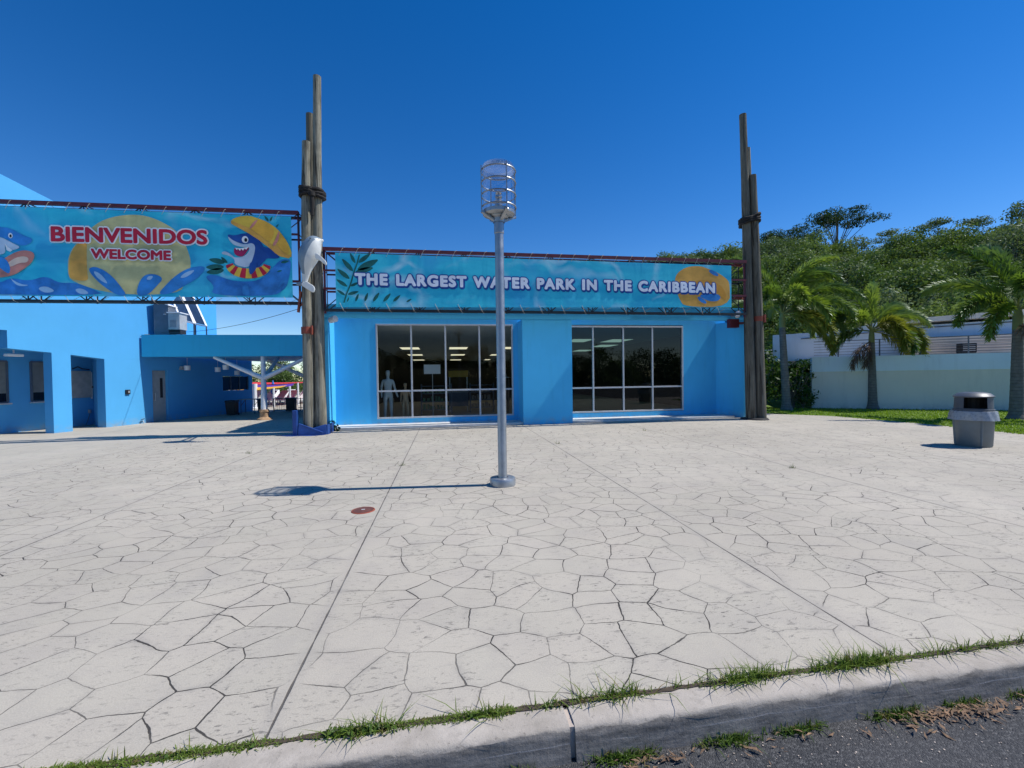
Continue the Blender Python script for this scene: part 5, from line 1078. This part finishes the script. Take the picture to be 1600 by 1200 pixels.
# shrubs at the foot of the palms and by the terrace
sg = 'shrubs between the shop and the terrace'
sh1 = tree_proto('shrub', 'dense dark shrub behind the trunk of the tallest palm', 'shrub', 51, 34, 1.15, 1.9, .35, .48, 170, .095, m_bush, sg)
sh2 = tree_proto('shrub', 'tall glossy shrub filling the gap beside the right log poles', 'shrub', 52, 34, 1.0, 2.4, .3, .5, 170, .10, m_bush, sg)
for o, x, y, s, lab in [(sh1, 14.6, 18.2, 1.05, 'dense dark shrub directly behind the trunk of the tallest palm'), (sh2, 13.2, 18.3, 1.1, 'tall glossy shrub filling the gap beside the right log poles'), (None, 15.6, 17.3, .85, 'dark rounded shrub at the left end of the grey terrace wall'), (None, 15.75, 16.95, .34, 'little bright shrub at the foot of the grey wall corner'),
                        (None, 12.4, 20.0, 1.35, 'big shrub mass behind the shop corner'), (None, 14.6, 20.8, 1.4, 'tall shrub behind the white rail fence, left half'), (None, 16.9, 21.2, 1.35, 'tall shrub behind the white rail fence, right half'), (None, 13.2, 23.2, 1.9, 'largest shrub rising behind the tallest palm crown')]:
    q = o or copy_tree(sh1 if x > 14.7 else sh2); q.location = (x, y, 0); q.scale = (s, s, s * 1.05); q.rotation_euler = (0, 0, x * 2.1); q['label'] = lab
# trees seen through the passage under the canopy, and a shrub sprig at the shop's left corner
pg = 'trees behind the pool deck'
for k in range(16):
    o = copy_tree(protos[k % 4]); o.location = (-40 + k * 2.6, 47 + (k % 3) * 3, -1.2); s = .72 + .12 * (k % 3); o.scale = (s, s, s * .9); o.rotation_euler = (0, 0, k * 1.7); o['label'] = 'green tree behind the pool deck, seen through the canopy passage'; o['group'] = pg
t = thing('corner_weed', 'small leafy green weed at the left foot of the shop pier', 'weed', (-3.42, 14.0, 0)); r = np.random.default_rng(5); link_mesh('leaves', quads_mesh('leaves', leaf_quads(r, [(0, 0, .12), (.08, -.02, .08), (-.05, .03, .22)], [(.12, .1, .12)] * 3, 2600, .045), m_bush), t)
m = MB(); m.tube([(-3.42, 14.0, 0), (-3.43, 14.01, .25)], .006, 5); m.build('stem', m_bark, t)

# ------------------------------------------------------------------ grass, weeds and litter
def blades(r, pts, lo, hi, w, lean, mat, name, kind='stuff'):
    n = len(pts); h = r.uniform(lo, hi, n); a = r.uniform(0, 2 * math.pi, n); ln = np.abs(r.normal(0, lean, n)); dx, dy = np.cos(a), np.sin(a); V = []
    p = np.asarray(pts, float); sx, sy = -dy * w, dx * w
    segs = [(0, 1.0), (.55, .8), (1.0, .06)]; rows = []
    for u, ww in segs:
        off = ln * h * u ** 1.6; z = h * (u - .35 * np.minimum(ln, 1.2) * u ** 2)
        c = np.stack([p[:, 0] + dx * off, p[:, 1] + dy * off, p[:, 2] + z], 1); s = np.stack([sx, sy, sx * 0], 1) * ww; rows.append((c - s, c + s))
    q = np.concatenate([np.stack([rows[i][0], rows[i][1], rows[i + 1][1], rows[i + 1][0]], 1) for i in range(2)])
    o = link_mesh(name, quads_mesh(name, q, mat)); o['kind'] = kind; return o
r = np.random.default_rng(21)
# lawn
L_ = []
while len(L_) < 42000:
    x = r.uniform(10.9, 30, 4000); y = r.uniform(5, 19, 4000); d = np.hypot(x, y)
    ex = np.interp(y, [5.3, 8.6, 10.85, 13.8, 15.3, 16.2], [14.15, 13.95, 14.15, 13.8, 12.4, 10.9]) + r.normal(0, .035, 4000)
    okk = (x > ex) & (((x - RP.x) * RN.x + (y - RP.y) * RN.y) < -.02) & (r.random(4000) < (14 / d) ** 2)
    L_ += list(zip(x[okk], y[okk], np.zeros(okk.sum()) - .004))
blades(r, L_, .03, .075, .010, .6, m_grass, 'lawn_grass')
# weeds in the joint behind the kerb: a mossy line on the left, ragged tufts to the right
W_ = []
for k in range(14000): x = r.uniform(-2.2, .3) if k % 4 else r.uniform(.3, 5.4); W_.append((x, 2.015 + r.normal(0, .012), 0)) if r.random() < (.55 + .5 * math.sin(x * 7.1) * math.sin(x * 3.7 + 1)) else None
blades(r, W_, .006, .020, .003, 1.1, m_weed, 'kerb_moss')
W_ = []
tufts = [(-.46, 70), (-.36, 95), (-.30, 60), (.05, 30), (.18, 35), (.42, 60), (.52, 80), (.60, 70), (.68, 60), (.80, 70), (.90, 60), (1.12, 60), (1.20, 80), (1.27, 50), (1.40, 60), (1.48, 100), (1.56, 110), (1.64, 90), (1.73, 60), (1.80, 80), (1.95, 120), (2.03, 130), (2.12, 140), (2.2, 150), (2.28, 140), (2.36, 130), (2.44, 120), (2.53, 100), (2.62, 70), (2.75, 40), (2.9, 40), (3.08, 90), (3.16, 120), (3.24, 130), (3.33, 120), (3.5, 90), (3.7, 60), (4.2, 90), (-.85, 25), (-1.1, 20), (-1.4, 25)]
for x0, c in tufts:
    for k in range(int(c * .55 * max(.15, 1 + .9 * math.sin(x0 * 9.3)))): W_.append((x0 + r.normal(0, .040), 2.012 + r.normal(0, .016), 0))
blades(r, W_, .015, .085, .0026, 1.15, m_weed, 'kerb_weeds')
lv = leaf_quads(r, [(-.44, 2.0, .012), (-.36, 2.01, .016), (-.28, 2.0, .01), (-.52, 2.02, .01), (.14, 2.01, .008), (.5, 2.01, .01), (-.9, 2.01, .006), (-1.2, 2.015, .006)], [(.06, .035, .02)] * 4 + [(.07, .02, .012)] * 4, 36000, .011)
tag(link_mesh('kerb_creeper', quads_mesh('kerb_creeper', lv, m_weed)), kind='stuff')
# gutter weeds and dry leaves on the asphalt
W_ = []
for x0, c in [(.72, 160), (.80, 120), (.88, 60), (1.22, 70), (1.30, 90), (1.36, 70), (1.60, 60), (1.68, 80), (1.75, 60), (2.15, 90), (2.24, 110), (2.32, 90), (2.6, 70), (2.72, 60), (3.0, 60), (.3, 50), (-.2, 40)]:
    for k in range(c): W_.append((x0 + r.normal(0, .045), 1.842 + r.normal(0, .014), -.15))
blades(r, W_, .012, .058, .0026, 1.0, m_weed, 'gutter_weeds')
q = []
for x0, c, sx_ in [(.85, 26, .10), (1.0, 20, .08), (1.45, 12, .12), (1.9, 10, .2), (2.35, 60, .12), (2.5, 90, .14), (2.65, 70, .12), (2.9, 40, .2), (.2, 8, .2)]:
    for k in range(c):
        x = x0 + r.normal(0, sx_); y = 1.825 - abs(r.normal(0, .05)); z = -.146 + r.uniform(0, .018); a = r.uniform(0, 6.28); l = r.uniform(.006, .034); w = l * r.uniform(.12, .3); ca, sa = math.cos(a), math.sin(a); tz = r.uniform(-.008, .014)
        q.append([(x - ca * l, y - sa * l, z), (x - sa * w, y + ca * w, z + tz), (x + ca * l, y + sa * l, z + r.uniform(0, .012)), (x + sa * w, y - ca * w, z + tz)])
tag(link_mesh('leaf_litter', quads_mesh('leaf_litter', np.array(q), m_litter)), kind='stuff')
q = []
for k in range(500):                                   # loose grit on the asphalt
    x, y = r.uniform(-.5, 4.5), 1.83 - abs(r.normal(0, .22)); s = r.uniform(.0015, .0045); a = r.uniform(0, 6.28); ca, sa = math.cos(a) * s, math.sin(a) * s; z = -.1485 + s * .5
    q.append([(x - ca, y - sa, z), (x - sa, y + ca, z + s * .6), (x + ca, y + sa, z), (x + sa, y - ca, z + s * .3)])
tag(link_mesh('road_grit', quads_mesh('road_grit', np.array(q), m_slab)), kind='stuff')
# dry weeds sprouting from the plaza joints
for x, y, n_, lab in [(-.8, 8.1, 30, 'wispy dry weed in the plaza joint left of the lamp post'), (2.62, 9.9, 26, 'small dark weed in the joint behind the lamp post'), (5.72, 6.4, 30, 'wispy dry weed in the far right plaza joint'), (5.62, 11.6, 22, 'tiny weed in the joint near the right shop window'), (-4.3, 10.2, 22, 'low dark weed in the joint before the left log poles')]:
    P = [(r.normal(0, .025), r.normal(0, .02), 0) for k in range(n_)]; o = blades(r, P, .015, .11, .0022, .9, m_weed, 'joint_weed'); del o['kind']; o.location = (x, y, 0); tag(o, lab, 'weed', 'weeds in the plaza joints')
# the tree belt across the road behind the viewer, which the shop windows mirror
for k in range(26):
    o = copy_tree(protos[k % 4]); o.location = (-48 + k * 3.8, -42 - (k * 7 % 5), -3.0); s = 1.2 + .12 * (k % 3); o.scale = (s, s, s); o.rotation_euler = (0, 0, k * 2.3); o['label'] = 'green tree in the belt across the road, mirrored in the shop windows'; o['group'] = 'trees across the road'
